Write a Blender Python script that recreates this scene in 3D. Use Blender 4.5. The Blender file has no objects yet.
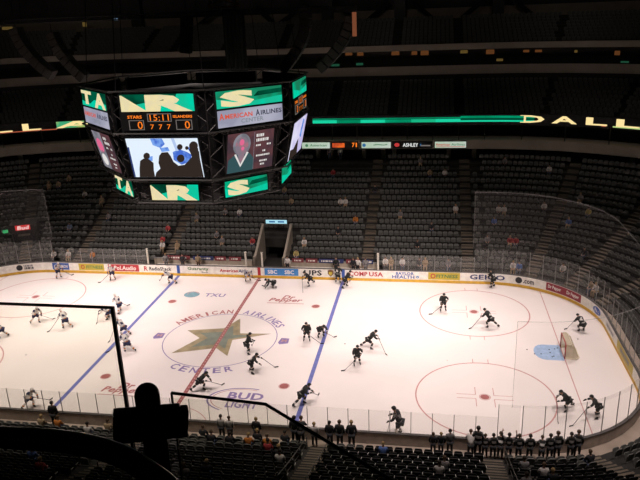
import bpy, bmesh, math, random
from mathutils import Vector, Matrix, Quaternion

random.seed(7)
S = bpy.context.scene
COL = S.collection
PI = math.pi

# ------------------------------------------------------------------ camera, world, lights, exposure
cam_data = bpy.data.cameras.new('camera')
cam_data.sensor_width = 36.0
cam_data.lens = 669.22 * 36.0 / 640.0
cam_data.clip_end = 400
cam_data.clip_start = 0.05
cam = bpy.data.objects.new('camera', cam_data)
cam.location = (16.6369, -46.7334, 24.7915)
cam.rotation_euler = (1.241144, 0.036318, 0.160304)
COL.objects.link(cam)
S.camera = cam

S.view_settings.view_transform = 'Standard'
S.view_settings.look = 'None'
S.view_settings.gamma = 1.0
S.view_settings.use_curve_mapping = False
S.view_settings.exposure = 0.0

world = bpy.data.worlds.new('arena_dark')
S.world = world
world.use_nodes = True
world.node_tree.nodes['Background'].inputs['Color'].default_value = (0.9, 0.8, 0.75, 1)
world.node_tree.nodes['Background'].inputs['Strength'].default_value = 0.0035

def area_lamp(name, loc, target, size, power, spread, color):
    l = bpy.data.lights.new(name, 'AREA')
    l.shape = 'SQUARE'
    l.size = size
    l.energy = power
    l.spread = math.radians(spread)
    l.color = color
    o = bpy.data.objects.new(name, l)
    o.location = loc
    d = Vector(target) - Vector(loc)
    o.rotation_euler = d.to_track_quat('-Z', 'Y').to_euler()
    COL.objects.link(o)
    return o

WARM = (1.0, 0.85, 0.80)
for ax in (-30, -18, -6, 6, 18, 30):
    for ay in (-15.5, 15.5):
        area_lamp('unseen_floodlight', (ax, ay, 31.0), (ax * 0.92, ay * 0.34, 0), 3.0, 640 if ay < 0 else 600, 62, WARM)
for ax in (-30, -20, 20, 30):
    area_lamp('unseen_floodlight', (ax, -14.5, 30.0), (ax * 0.5, 10.5, 0.5), 2.0, 430, 42, WARM)  # extra unseen lamps, added to brighten the far boards
# dim unseen fill lamps, added to brighten the seating
for ax in (-30, -10, 10, 30):
    area_lamp('stand_fill_light', (ax, 16, 30.0), (ax, 25, 5), 2.0, 80, 75, (1.0, 0.86, 0.76))
    area_lamp('stand_fill_light', (ax, 24, 31.0), (ax * 1.1, 48, 22), 2.0, 26, 80, (1.0, 0.86, 0.74))
    area_lamp('stand_fill_light', (ax, -18, 31.0), (ax, -17, 0), 2.0, 65, 70, (1.0, 0.86, 0.76))

# ------------------------------------------------------------------ materials
MATS = {}
def pm(name, rgb, rough=0.6, metal=0.0, noise=0.12, scale=3.0, spec=0.4):
    """principled surface whose colour wanders a little with procedural noise"""
    if name in MATS:
        return MATS[name]
    m = bpy.data.materials.new(name)
    m.use_nodes = True
    nt = m.node_tree
    b = nt.nodes['Principled BSDF']
    b.inputs['Roughness'].default_value = rough
    b.inputs['Metallic'].default_value = metal
    b.inputs['Specular IOR Level'].default_value = spec
    if noise > 0:
        tc = nt.nodes.new('ShaderNodeTexCoord')
        n = nt.nodes.new('ShaderNodeTexNoise')
        n.inputs['Scale'].default_value = scale
        n.inputs['Detail'].default_value = 2.0
        r = nt.nodes.new('ShaderNodeValToRGB')
        lo = [c * (1 - noise) for c in rgb] + [1]
        hi = [min(1, c * (1 + noise)) for c in rgb] + [1]
        r.color_ramp.elements[0].position = 0.3
        r.color_ramp.elements[1].position = 0.7
        r.color_ramp.elements[0].color = lo
        r.color_ramp.elements[1].color = hi
        nt.links.new(tc.outputs['Object'], n.inputs['Vector'])
        nt.links.new(n.outputs['Fac'], r.inputs['Fac'])
        nt.links.new(r.outputs['Color'], b.inputs['Base Color'])
    else:
        b.inputs['Base Color'].default_value = (*rgb, 1)
    MATS[name] = m
    return m

def em(name, rgb, strength=1.0, rgb2=None, scale=1.5):
    """a surface that gives off light (screens, lit signs); optional second colour mixed by noise"""
    if name in MATS:
        return MATS[name]
    m = bpy.data.materials.new(name)
    m.use_nodes = True
    nt = m.node_tree
    nt.nodes.remove(nt.nodes['Principled BSDF'])
    e = nt.nodes.new('ShaderNodeEmission')
    e.inputs['Strength'].default_value = strength
    if rgb2:
        tc = nt.nodes.new('ShaderNodeTexCoord')
        n = nt.nodes.new('ShaderNodeTexNoise')
        n.inputs['Scale'].default_value = scale
        r = nt.nodes.new('ShaderNodeValToRGB')
        r.color_ramp.elements[0].position = 0.4
        r.color_ramp.elements[1].position = 0.6
        r.color_ramp.elements[0].color = (*rgb, 1)
        r.color_ramp.elements[1].color = (*rgb2, 1)
        nt.links.new(tc.outputs['Object'], n.inputs['Vector'])
        nt.links.new(n.outputs['Fac'], r.inputs['Fac'])
        nt.links.new(r.outputs['Color'], e.inputs['Color'])
    else:
        e.inputs['Color'].default_value = (*rgb, 1)
    nt.links.new(e.outputs[0], nt.nodes['Material Output'].inputs['Surface'])
    MATS[name] = m
    return m

def clear(name, tint, veil, veil_rgb=(0.8, 0.8, 0.8), gloss=0.03):
    """see-through sheet: transparent, with a little diffuse veil and a little gloss"""
    if name in MATS:
        return MATS[name]
    m = bpy.data.materials.new(name)
    m.use_nodes = True
    nt = m.node_tree
    nt.nodes.remove(nt.nodes['Principled BSDF'])
    t = nt.nodes.new('ShaderNodeBsdfTransparent')
    t.inputs[0].default_value = (*tint, 1)
    d = nt.nodes.new('ShaderNodeBsdfDiffuse')
    d.inputs[0].default_value = (*veil_rgb, 1)
    g = nt.nodes.new('ShaderNodeBsdfGlossy')
    g.inputs['Roughness'].default_value = 0.08
    a = nt.nodes.new('ShaderNodeMixShader')
    a.inputs[0].default_value = veil
    b = nt.nodes.new('ShaderNodeMixShader')
    b.inputs[0].default_value = gloss
    nt.links.new(t.outputs[0], a.inputs[1])
    nt.links.new(d.outputs[0], a.inputs[2])
    nt.links.new(a.outputs[0], b.inputs[1])
    nt.links.new(g.outputs[0], b.inputs[2])
    nt.links.new(b.outputs[0], nt.nodes['Material Output'].inputs['Surface'])
    MATS[name] = m
    return m

ICE = pm('ice', (0.80, 0.735, 0.71), 0.42, 0, 0.02, 0.35, 0.25)
RED_LINE = pm('red_ice_paint', (0.35, 0.115, 0.11), 0.45)
RED_THIN = pm('thin_red_ice_paint', (0.54, 0.28, 0.27), 0.45)
BLUE_LINE = pm('blue_ice_paint', (0.13, 0.15, 0.42), 0.45)
CREASE = pm('crease_blue', (0.34, 0.47, 0.68), 0.45)
GOLD = pm('gold_ice_paint', (0.33, 0.27, 0.16), 0.45, 0, 0.25, 1.2)
GREENP = pm('green_grey_ice_paint', (0.19, 0.22, 0.18), 0.45, 0, 0.2, 1.2)
PURPLE = pm('purple_ice_paint', (0.24, 0.18, 0.38), 0.45)
MAROON = pm('maroon_ice_paint', (0.40, 0.13, 0.13), 0.45)
TEALP = pm('grey_blue_ice_paint', (0.20, 0.36, 0.42), 0.45)
BOARD = pm('board_white', (0.92, 0.87, 0.81), 0.4)
YELLOW = pm('kick_yellow', (0.74, 0.44, 0.05), 0.45)
CAP = pm('board_cap', (0.10, 0.09, 0.085), 0.5)
ALU = pm('aluminium_post', (0.30, 0.29, 0.28), 0.4, 0.3)
CREAMP = pm('cream_post', (0.62, 0.58, 0.50), 0.5)
GLASS = clear('rink_glass', (0.985, 0.985, 0.98), 0.035, (0.9, 0.87, 0.84), 0.008)
NET = clear('spectator_netting', (0.97, 0.97, 0.97), 0.035, (0.75, 0.72, 0.7), 0.0)
GUARD = clear('guard_glass', (0.94, 0.95, 0.91), 0.006, (0.8, 0.85, 0.8), 0.006)
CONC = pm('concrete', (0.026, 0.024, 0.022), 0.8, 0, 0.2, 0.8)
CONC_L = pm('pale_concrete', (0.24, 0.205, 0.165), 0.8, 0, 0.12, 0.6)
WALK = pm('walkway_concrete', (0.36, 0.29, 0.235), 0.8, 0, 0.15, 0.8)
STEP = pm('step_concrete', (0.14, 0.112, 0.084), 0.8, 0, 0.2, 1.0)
FASCIA = pm('fascia_plaster', (0.30, 0.26, 0.215), 0.8, 0, 0.1, 0.5)
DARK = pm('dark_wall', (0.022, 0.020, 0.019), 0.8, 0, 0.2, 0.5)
BLACK = pm('black_metal', (0.012, 0.012, 0.013), 0.5, 0.2)
TRUSS = pm('truss_metal', (0.016, 0.015, 0.014), 0.5, 0.4)
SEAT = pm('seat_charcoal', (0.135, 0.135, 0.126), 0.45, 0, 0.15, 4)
SEATN = pm('seat_near_shaded', (0.012, 0.012, 0.012), 0.5, 0, 0.15, 4)  # shaded copy of the seat colour, for backs turned from the light
SEATL = pm('seat_arm_highlight', (0.72, 0.69, 0.66), 0.35)  # pale tone stands in for the small highlights on the seats
RAILB = pm('black_rail', (0.010, 0.010, 0.011), 0.3, 0.3)

# ------------------------------------------------------------------ naming helpers
def tag(o, label=None, cat=None, group=None, kind=None):
    if label: o['label'] = label
    if cat: o['category'] = cat
    if group: o['group'] = group
    if kind: o['kind'] = kind
    return o

def thing(name, label, cat, loc=(0, 0, 0), rz=0.0, group=None):
    o = bpy.data.objects.new(name, None)
    o.empty_display_size = 0.2
    o.location = loc
    o.rotation_euler = (0, 0, rz)
    COL.objects.link(o)
    return tag(o, label, cat, group)

def link(name, me, mat=None, parent=None, loc=None, rz=None):
    o = bpy.data.objects.new(name, me)
    if mat is not None:
        ms = mat if isinstance(mat, (list, tuple)) else [mat]
        if len(me.materials) == 0:
            for m in ms: me.materials.append(m)
        else:
            for i, m in enumerate(ms):
                o.material_slots[i].link = 'OBJECT'
                o.material_slots[i].material = m
    if parent is not None: o.parent = parent
    if loc is not None: o.location = loc
    if rz is not None: o.rotation_euler = (0, 0, rz)
    COL.objects.link(o)
    return o

UNITS = ['', 'first', 'second', 'third', 'fourth', 'fifth', 'sixth', 'seventh', 'eighth', 'ninth', 'tenth', 'eleventh', 'twelfth',
         'thirteenth', 'fourteenth', 'fifteenth', 'sixteenth', 'seventeenth', 'eighteenth', 'nineteenth']
TENS = {20: ('twentieth', 'twenty'), 30: ('thirtieth', 'thirty'), 40: ('fortieth', 'forty'), 50: ('fiftieth', 'fifty'), 60: ('sixtieth', 'sixty'), 70: ('seventieth', 'seventy')}
def ordn(n):
    if n < 20: return UNITS[n]
    t = n // 10 * 10
    return TENS[t][0] if n == t else TENS[t][1] + '-' + UNITS[n - t]

# ------------------------------------------------------------------ mesh builder
class MB:
    def __init__(s):
        s.v = []; s.f = []; s.m = []
    def add(s, vs, fs, mi=0):
        b = len(s.v)
        s.v += [tuple(v) for v in vs]
        for f in fs:
            s.f.append([b + i for i in f]); s.m.append(mi)
        return s
    def box(s, c, d, M=None, mi=0):
        vs = [Vector((x * d[0] / 2, y * d[1] / 2, z * d[2] / 2)) for x in (-1, 1) for y in (-1, 1) for z in (-1, 1)]
        if M is not None: vs = [M @ v for v in vs]
        vs = [v + Vector(c) for v in vs]
        return s.add(vs, [(0, 1, 3, 2), (4, 6, 7, 5), (0, 4, 5, 1), (2, 3, 7, 6), (0, 2, 6, 4), (1, 5, 7, 3)], mi)
    def tube(s, pts, r, n=8, mi=0, cap=True):
        pts = [Vector(p) for p in pts]
        rs = r if isinstance(r, (list, tuple)) else [r] * len(pts)
        rings = []; up = None
        for i, p in enumerate(pts):
            d = (pts[min(i + 1, len(pts) - 1)] - pts[max(i - 1, 0)]).normalized()
            if up is None:
                up = Vector((0, 0, 1)) if abs(d.z) < 0.9 else Vector((1, 0, 0))
            a = d.cross(up).normalized(); b = a.cross(d).normalized(); up = b
            rings.append([p + (a * math.cos(t) + b * math.sin(t)) * rs[i] for t in [2 * PI * k / n for k in range(n)]])
        vs = [v for rg in rings for v in rg]; fs = []
        for i in range(len(pts) - 1):
            for k in range(n):
                fs.append((i * n + k, i * n + (k + 1) % n, (i + 1) * n + (k + 1) % n, (i + 1) * n + k))
        if cap:
            fs.append(tuple(range(n))[::-1]); fs.append(tuple((len(pts) - 1) * n + k for k in range(n)))
        return s.add(vs, fs, mi)
    def bar(s, a, b, w, mi=0):
        return s.tube([a, b], w / 2 * 1.3, 4, mi)
    def ball(s, c, r, n=10, mi=0, sc=(1, 1, 1), zmin=-1.0):
        vs = []; fs = []; m = max(4, n // 2)
        t1 = math.acos(max(-1, zmin))
        for i in range(m + 1):
            t = t1 * i / m
            for k in range(n):
                a = 2 * PI * k / n
                vs.append((c[0] + r * sc[0] * math.sin(t) * math.cos(a), c[1] + r * sc[1] * math.sin(t) * math.sin(a), c[2] + r * sc[2] * math.cos(t)))
        for i in range(m):
            for k in range(n):
                fs.append((i * n + k, (i + 1) * n + k, (i + 1) * n + (k + 1) % n, i * n + (k + 1) % n))
        fs.append(tuple(m * n + k for k in range(n)))
        return s.add(vs, fs, mi)
    def prism(s, poly, o, ax, ay, depth, mi=0):
        """polygon given in 2D, laid on the plane o + x*ax + y*ay and given a thickness along the normal"""
        o = Vector(o); ax = Vector(ax); ay = Vector(ay); n = ax.cross(ay).normalized() * depth
        a = [o + ax * p[0] + ay * p[1] + n for p in poly]; b = [o + ax * p[0] + ay * p[1] for p in poly]
        k = len(poly)
        return s.add(a + b, [tuple(range(k)), tuple(range(2 * k - 1, k - 1, -1))] + [(i, k + i, k + (i + 1) % k, (i + 1) % k) for i in range(k)], mi)
    def mesh(s, name):
        me = bpy.data.meshes.new(name)
        me.from_pydata(s.v, [], s.f)
        for p, mi in zip(me.polygons, s.m): p.material_index = mi
        return me
    def obj(s, name, mat, parent=None, smooth=False, bevel=0.0, **k):
        me = s.mesh(name)
        if bevel or smooth:
            bm = bmesh.new(); bm.from_mesh(me)
            bmesh.ops.remove_doubles(bm, verts=bm.verts, dist=1e-5)
            bmesh.ops.recalc_face_normals(bm, faces=bm.faces)
            if bevel:
                bmesh.ops.bevel(bm, geom=[e for e in bm.edges if len(e.link_faces) == 2 and e.calc_face_angle(0) > 0.6], offset=bevel, segments=2, affect='EDGES', profile=0.5)
            bm.to_mesh(me); bm.free()
        o = link(name, me, mat, parent, **k)
        if smooth:
            for p in me.polygons: p.use_smooth = True
        return o

# flat lettering: glyph outlines of the built-in font, returned as points and faces in a 0..1 by 0..1 box
_TXT = {}
def glyphs(text, bold=0.012):
    key = (text, bold)
    if key in _TXT: return _TXT[key]
    cu = bpy.data.curves.new('lettering', 'FONT')
    cu.body = text; cu.size = 1.0; cu.resolution_u = 2; cu.offset = bold; cu.space_character = 1.05
    ob = bpy.data.objects.new('lettering', cu)
    COL.objects.link(ob)
    dg = bpy.context.evaluated_depsgraph_get(); dg.update()
    me = bpy.data.meshes.new_from_object(ob.evaluated_get(dg))
    vs = [tuple(v.co) for v in me.vertices]; fs = [tuple(p.vertices) for p in me.polygons]
    bpy.data.objects.remove(ob); bpy.data.curves.remove(cu); bpy.data.meshes.remove(me)
    x0 = min(v[0] for v in vs); x1 = max(v[0] for v in vs); y0 = min(v[1] for v in vs); y1 = max(v[1] for v in vs)
    vs = [((v[0] - x0) / (x1 - x0), (v[1] - y0) / (y1 - y0)) for v in vs]
    _TXT[key] = (vs, fs, (x1 - x0) / (y1 - y0))
    return _TXT[key]
def lettering(mb, text, o, ax, ay, w, h, mi=0, centre=True, bold=0.02, italic=0.0):
    """write text on a plane; ax, ay unit vectors, o its centre"""
    vs, fs, asp = glyphs(text, bold)
    o = Vector(o); ax = Vector(ax); ay = Vector(ay)
    if w is None: w = h * asp
    cx = 0.5 if centre else 0.0
    mb.add([o + ax * ((x - cx) * w + (y - 0.5) * italic * h) + ay * (y - 0.5) * h for x, y in vs], fs, mi)

# ------------------------------------------------------------------ rink plan: a rounded rectangle grown outwards by d
HX, HY, RC = 21.95, 4.42, 8.53
NAMES = ['right', 'ne', 'far', 'nw', 'left', 'sw', 'near', 'se']
def loc(seg, t, d):
    r = RC + d
    if seg == 0: return (HX + r, -HY + 2 * HY * t, 0.0)
    if seg == 2: return (HX - 2 * HX * t, HY + r, PI / 2)
    if seg == 4: return (-HX - r, HY - 2 * HY * t, PI)
    if seg == 6: return (-HX + 2 * HX * t, -HY - r, 1.5 * PI)
    sx, sy, a0 = {1: (1, 1, 0), 3: (-1, 1, PI / 2), 5: (-1, -1, PI), 7: (1, -1, 1.5 * PI)}[seg]
    a = a0 + t * PI / 2
    return (sx * HX + r * math.cos(a), sy * HY + r * math.sin(a), a)
def ustep(u0, u1, n=10):
    """samples of the plan parameter between u0 and u1 (seg + t); may run past 8"""
    out = [u0]; u = u0
    while u < u1 - 1e-6:
        s = int(math.floor(u + 1e-6)); st = 1.0 if s % 2 == 0 else 1.0 / n
        nx = min(s + (math.floor((u - s) / st + 1e-6) + 1) * st, u1)
        out.append(nx); u = nx
    return out
def at(u, d):
    s = int(math.floor(u + 1e-9)); return loc(s % 8, u - s, d)
def sweep(mb, prof, u0, u1, mi=0, n=10, closed=False):
    us = ustep(u0, u1, n); k = len(prof); b = []
    for u in us:
        for d, z in prof:
            x, y, a = at(u, d); b.append((x, y, z))
    fs = []
    kk = k if closed else k - 1
    for i in range(len(us) - 1):
        for j in range(kk):
            j2 = (j + 1) % k
            fs.append((i * k + j, i * k + j2, (i + 1) * k + j2, (i + 1) * k + j))
    if closed:
        fs.append(tuple(range(k))); fs.append(tuple((len(us) - 1) * k + j for j in range(k))[::-1])
    mb.add(b, fs, mi)
    return mb
def offset_of(x, y):
    ax, ay = abs(x) - HX, abs(y) - HY
    if ax <= 0: return ay - RC, math.copysign(PI / 2, y)
    if ay <= 0: return ax - RC, (0 if x > 0 else PI)
    return math.hypot(ax, ay) - RC, math.atan2(math.copysign(ay, y), math.copysign(ax, x))

D0, DD, ROWS = 1.1, 0.87, 19
def rowz(k): return 0.55 + 0.30 * k + 0.0058 * k * k
# ================================================================== SETTING
# ---- ice with its painted markings (one floor)
mb = MB()
us = ustep(0, 8, 14)[:-1]
mb.add([(at(u, 0)[0], at(u, 0)[1], 0) for u in us], [tuple(range(len(us)))], 0)
Z1, Z2, Z3 = 0.004, 0.007, 0.010
X3, Y3 = (1, 0, 0), (0, 1, 0)
def quad(x0, x1, y0, y1, mi, z=Z1): mb.add([(x0, y0, z), (x1, y0, z), (x1, y1, z), (x0, y1, z)], [(0, 1, 2, 3)], mi)
def ring(cx, cy, r, w, mi, a0=0, a1=2 * PI, n=72, z=Z1, sy=1.0):
    vs = []
    for i in range(n + 1):
        a = a0 + (a1 - a0) * i / n
        for rr in (r - w / 2, r + w / 2): vs.append((cx + rr * math.cos(a), cy + sy * rr * math.sin(a), z))
    mb.add(vs, [(2 * i, 2 * i + 1, 2 * i + 3, 2 * i + 2) for i in range(n)], mi)
def disc(cx, cy, r, mi, n=28, z=Z2, sy=1.0): mb.add([(cx + r * math.cos(2 * PI * i / n), cy + sy * r * math.sin(2 * PI * i / n), z) for i in range(n)], [tuple(range(n))], mi)
def poly(pts, mi, z=Z1): mb.add([(x, y, z) for x, y in pts], [tuple(range(len(pts)))], mi)
ICEM = [ICE, RED_LINE, RED_THIN, BLUE_LINE, CREASE, GOLD, GREENP, PURPLE, MAROON, TEALP, pm('pale_ice_paint', (0.56, 0.33, 0.33), 0.45)]
quad(-0.15, 0.15, -12.9, 12.9, 1, Z3)                       # centre red line
for k in range(64): quad(-0.045, 0.045, -12.8 + k * 0.4, -12.65 + k * 0.4, 10, Z3 + 0.002)
for sx in (-1, 1):
    quad(sx * 8.38 - 0.15, sx * 8.38 + 0.15, -12.9, 12.9, 3, Z2)   # blue lines
    yy = HY + math.sqrt(RC ** 2 - (26.52 - HX) ** 2) - 0.05
    quad(sx * 26.52 - 0.035, sx * 26.52 + 0.035, -yy, yy, 2)       # goal lines
    for sy in (-1, 1):
        disc(sx * 6.7, sy * 6.7, 0.33, 1)                          # neutral zone spots
        ring(sx * 6.7, sy * 6.7, 0.37, 0.05, 2)
        cx, cy = sx * 20.42, sy * 6.7
        ring(cx, cy, 4.57, 0.10, 2)                                # face-off circles
        disc(cx, cy, 0.30, 1); ring(cx, cy, 0.36, 0.05, 2)
        for ex in (-1, 1):
            for ey in (-1, 1):
                x0, y0 = cx + ex * 0.6, cy + ey * 0.24
                quad(min(x0, x0 + ex * 1.25), max(x0, x0 + ex * 1.25), y0 - 0.025, y0 + 0.025, 2)
                quad(x0 - 0.025, x0 + 0.025, min(y0, y0 + ey * 0.95), max(y0, y0 + ey * 0.95), 2)
                quad(cx + ex * 0.55 - 0.025, cx + ex * 0.55 + 0.025, *sorted((cy + ey * 4.57, cy + ey * 5.15)), 2)
    # crease: rectangle with a curved front
    pts = [(sx * 26.49, -1.2), (sx * 26.49, 1.2), (sx * 25.2, 1.2)]
    for i in range(9):
        a = PI / 2 - PI * i / 8
        pts.append((sx * (25.2 - 0.75 * math.cos(a)), 1.2 * math.sin(a)))
    pts.append((sx * 25.2, -1.2))
    poly(pts if sx < 0 else pts[::-1], 4)
ring(0, -0.1, 4.60, 0.07, 7, z=Z2)                          # centre circle
star = [(-3.13, -2.85), (-1.73, -0.15), (-3.22, 1.11), (-0.25, 1.75), (0.61, 3.69), (1.37, 0.96), (3.96, 1.11), (1.06, -0.25), (1.42, -2.87), (0.15, -1.69)]
poly(star[::-1], 5)
poly([(x * 0.62 + 0.02, y * 0.62 + 0.02) for x, y in star[::-1]], 6, Z2)
def arc_text(text, r, a_mid, step, h, w, mi, flip=False):
    n = len(text)
    for i, ch in enumerate(text):
        if ch == ' ': continue
        a = a_mid + (i - (n - 1) / 2) * (step if flip else -step)
        u = Vector((math.cos(a), math.sin(a), 0)); t = Vector((-u.y, u.x, 0))
        o = u * r + Vector((0, -0.1, Z2))
        if flip: lettering(mb, ch, o, t, -u, w * (0.35 if ch == 'I' else 1), h, mi)
        else: lettering(mb, ch, o, -t, u, w * (0.35 if ch == 'I' else 1), h, mi)
arc_text('AMERICAN', 5.12, math.radians(124), math.radians(7.6), 0.78, 0.54, 8)
arc_text('AIRLINES', 5.12, math.radians(56), math.radians(6.9), 0.78, 0.52, 7)
arc_text('CENTER', 5.12, math.radians(270), math.radians(9.6), 0.78, 0.60, 7, True)
for lx in (-5.25, 5.25):                                    # small square league marks
    poly([(lx - 0.42, -0.32), (lx - 0.25, -0.62), (lx + 0.42, -0.42), (lx + 0.36, 0.42), (lx - 0.30, 0.46)], 7)
    lettering(mb, 'M', (lx + 0.02, 0.0, Z2), X3, Y3, 0.42, 0.4, 10)
disc(-5.42, 8.40, 0.74, 9, sy=0.92)                         # energy company mark
ring(-5.35, 8.50, 0.50, 0.10, 10, 0.3, 3.4, 20, Z3)
lettering(mb, 'TXU', (-3.15, 8.40, Z2), X3, Y3, 1.95, 0.74, 7, bold=0.02)
def soda(cx, cy, sc):
    lettering(mb, 'Dr', (cx + 0.2 * sc, cy + 0.72 * sc, Z2), X3, Y3, 1.1 * sc, 0.8 * sc, 8, bold=0.03, italic=0.25)
    lettering(mb, 'Pepper', (cx, cy, Z2), X3, Y3, 3.0 * sc, 0.95 * sc, 8, bold=0.03, italic=0.25)
    quad(cx - 1.6 * sc, cx + 1.8 * sc, cy - 0.66 * sc, cy - 0.58 * sc, 8)
soda(3.75, 7.75, 1.0)
soda(-4.65, -8.45, 0.95)
lettering(mb, 'BUD', (4.35, -8.25, Z2), X3, Y3, 2.5, 0.85, 7, bold=0.03)
lettering(mb, 'LIGHT', (4.35, -9.3, Z2), X3, Y3, 2.2, 0.85, 7, bold=0.03)
ring(4.2, -8.75, 2.4, 0.14, 7, 1.2, 4.2, 40, sy=0.62)
ring(4.2, -8.75, 2.15, 0.06, 8, 1.2, 4.2, 40, sy=0.62)
ring(0, -12.93, 3.0, 0.06, 2, 0.05, PI - 0.05, 30)          # referee crease by the near boards
quad(18.0, 18.06, -2, -1.9, 2)
ice = mb.obj('floor', ICEM); tag(ice, kind='structure')

# ---- seating tiers
VX0, VX1 = -0.75, 2.25          # tunnel through the far stand
def tier_profile():
    p = [(0.16, 0.35), (D0, 0.35)]
    for k in range(ROWS):
        p.append((D0 + DD * k, rowz(k))); p.append((D0 + DD * (k + 1), rowz(k)))
    return p
mb = MB()
P = tier_profile()
xv = lambda x: (HX - x) / (2 * HX)
VK = 5
sweep(mb, P, 0, 2 + xv(VX1)); sweep(mb, P, 2 + xv(VX0), 8)
sweep(mb, [(D0 + DD * VK, rowz(VK) - 0.9)] + P[2 + 2 * VK:], 2 + xv(VX1), 2 + xv(VX0))
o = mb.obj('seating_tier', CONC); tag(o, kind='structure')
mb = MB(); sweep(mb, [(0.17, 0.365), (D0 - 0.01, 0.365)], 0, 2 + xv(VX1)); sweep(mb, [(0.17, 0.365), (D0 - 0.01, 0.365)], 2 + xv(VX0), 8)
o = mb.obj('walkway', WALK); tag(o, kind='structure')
DT = D0 + DD * ROWS
mb = MB(); sweep(mb, [(DT, rowz(18)), (DT + 3.2, rowz(18)), (DT + 3.2, 9.3)], 0, 8)
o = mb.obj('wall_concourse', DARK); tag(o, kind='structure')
mb = MB()                                                   # light piers and half walls at the back of the lower stand
for u in [2 + xv(x) for x in (-19, -13, -7, -1, 3, 8.6, 12.2, 18.6, 21.5)] + [1.35, 1.62, 3.3, 3.55] + [2 + xv(x) for x in (4.6, 10.9)]:
    x, y, a = at(u, DT + 2.2)
    mb.box((x, y, (rowz(18) + 9.3) / 2), (0.5, 0.9, 9.3 - rowz(18)), Matrix.Rotation(a - PI / 2, 3, 'Z'))
o = mb.obj('concourse_piers', CONC_L); tag(o, kind='structure')
mb = MB()
sweep(mb, [(DT - 0.35, 9.4), (DT - 0.35, 10.4), (DT, 10.4), (DT + 6, 10.2), (DT + 6, 9.3), (DT - 0.1, 9.3)], 0, 4.5, closed=True)
o = mb.obj('fascia_suite_level', FASCIA); tag(o, kind='structure')
mb = MB()
sweep(mb, [(DT + 3.5, 10.3), (DT + 3.5, 13.0)], 0, 4.5)
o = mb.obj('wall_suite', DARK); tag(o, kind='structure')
mb = MB()                                                   # thin posts between the suite balconies
for u in [2 + xv(-21 + 2.9 * i) for i in range(16)] + [1 + i / 9 for i in range(9)] + [3 + i / 9 for i in range(1, 9)]:
    x, y, a = at(u, DT - 0.1); mb.box((x, y, 11.3), (0.09, 0.09, 1.9), Matrix.Rotation(a, 3, 'Z'))
o = mb.obj('suite_posts', CONC); tag(o, kind='structure')
CD0, CDD = 19.5, 0.85
def clubz(k): return 12.5 + 0.36 * k
def upz(k): return 19.95 + 0.35 * k
mb = MB()
p = [(DT + 3.5, 12.0), (19.0, 11.75), (19.0, 13.1), (19.15, 13.1), (19.15, 12.5)]
for k in range(9): p += [(CD0 + CDD * k, clubz(k)), (CD0 + CDD * (k + 1), clubz(k))]
sweep(mb, p, 0, 4.5)
o = mb.obj('club_tier', CONC); tag(o, kind='structure')
mb = MB(); sweep(mb, [(27.3, 15.3), (27.3, 16.8)], 0, 4.5); sweep(mb, [(29.6, 17.6), (29.6, 20.4)], 0, 4.5)
o = mb.obj('wall_suite_upper', DARK); tag(o, kind='structure')
mb = MB(); sweep(mb, [(27.0, 16.8), (27.0, 17.85), (27.15, 17.85), (29.8, 17.6), (29.8, 16.8)], 0, 4.5, closed=True)
o = mb.obj('fascia_club_level', FASCIA); tag(o, kind='structure')
mb = MB(); sweep(mb, [(28.0, 19.66), (28.0, 20.38), (28.12, 20.38), (29.7, 20.0), (29.7, 19.6)], 0, 4.5, closed=True)
o = mb.obj('fascia_upper_level', FASCIA); tag(o, kind='structure')
mb = MB()
p = [(28.3, 19.95)]
for k in range(9): p += [(29 + 0.85 * k, upz(k)), (29 + 0.85 * (k + 1), upz(k))]
p += [(36.7, 23.2), (38.5, 23.2)]
sweep(mb, p, 0, 4.5)
o = mb.obj('upper_tier', CONC); tag(o, kind='structure')
mb = MB(); sweep(mb, [(38.5, 23.2), (38.5, 24.6)], 0, 4.5)
o = mb.obj('wall_far', CONC_L); tag(o, kind='structure')
mb = MB(); sweep(mb, [(38.4, 24.6), (38.4, 34.0)], 0, 4.5)
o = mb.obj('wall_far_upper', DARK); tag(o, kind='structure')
mb = MB()                                                   # black columns and raking braces in front of the back wall
for x, h in ((-26, 34), (-12, 34), (2, 34), (12, 34), (25, 34)):
    mb.box((x, 12.95 + 37.4, 28.5), (1.5, 1.2, 11.5))
for x0, x1 in ((3.2, 6.2), (10.5, 7.5), (13.5, 16.5), (23.3, 20.3), (26.5, 29.5), (-1, -5), (-13.5, -17), (-8, -5.5)):
    mb.tube([(x0, 50.0, 25.6), (x1, 50.0, 23.2)], 0.35, 6)
o = mb.obj('column_braces', BLACK); tag(o, kind='structure')
mb = MB(); mb.box((0, 5, 36.2), (150, 130, 0.4))
o = mb.obj('ceiling', DARK); tag(o, kind='structure')

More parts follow.
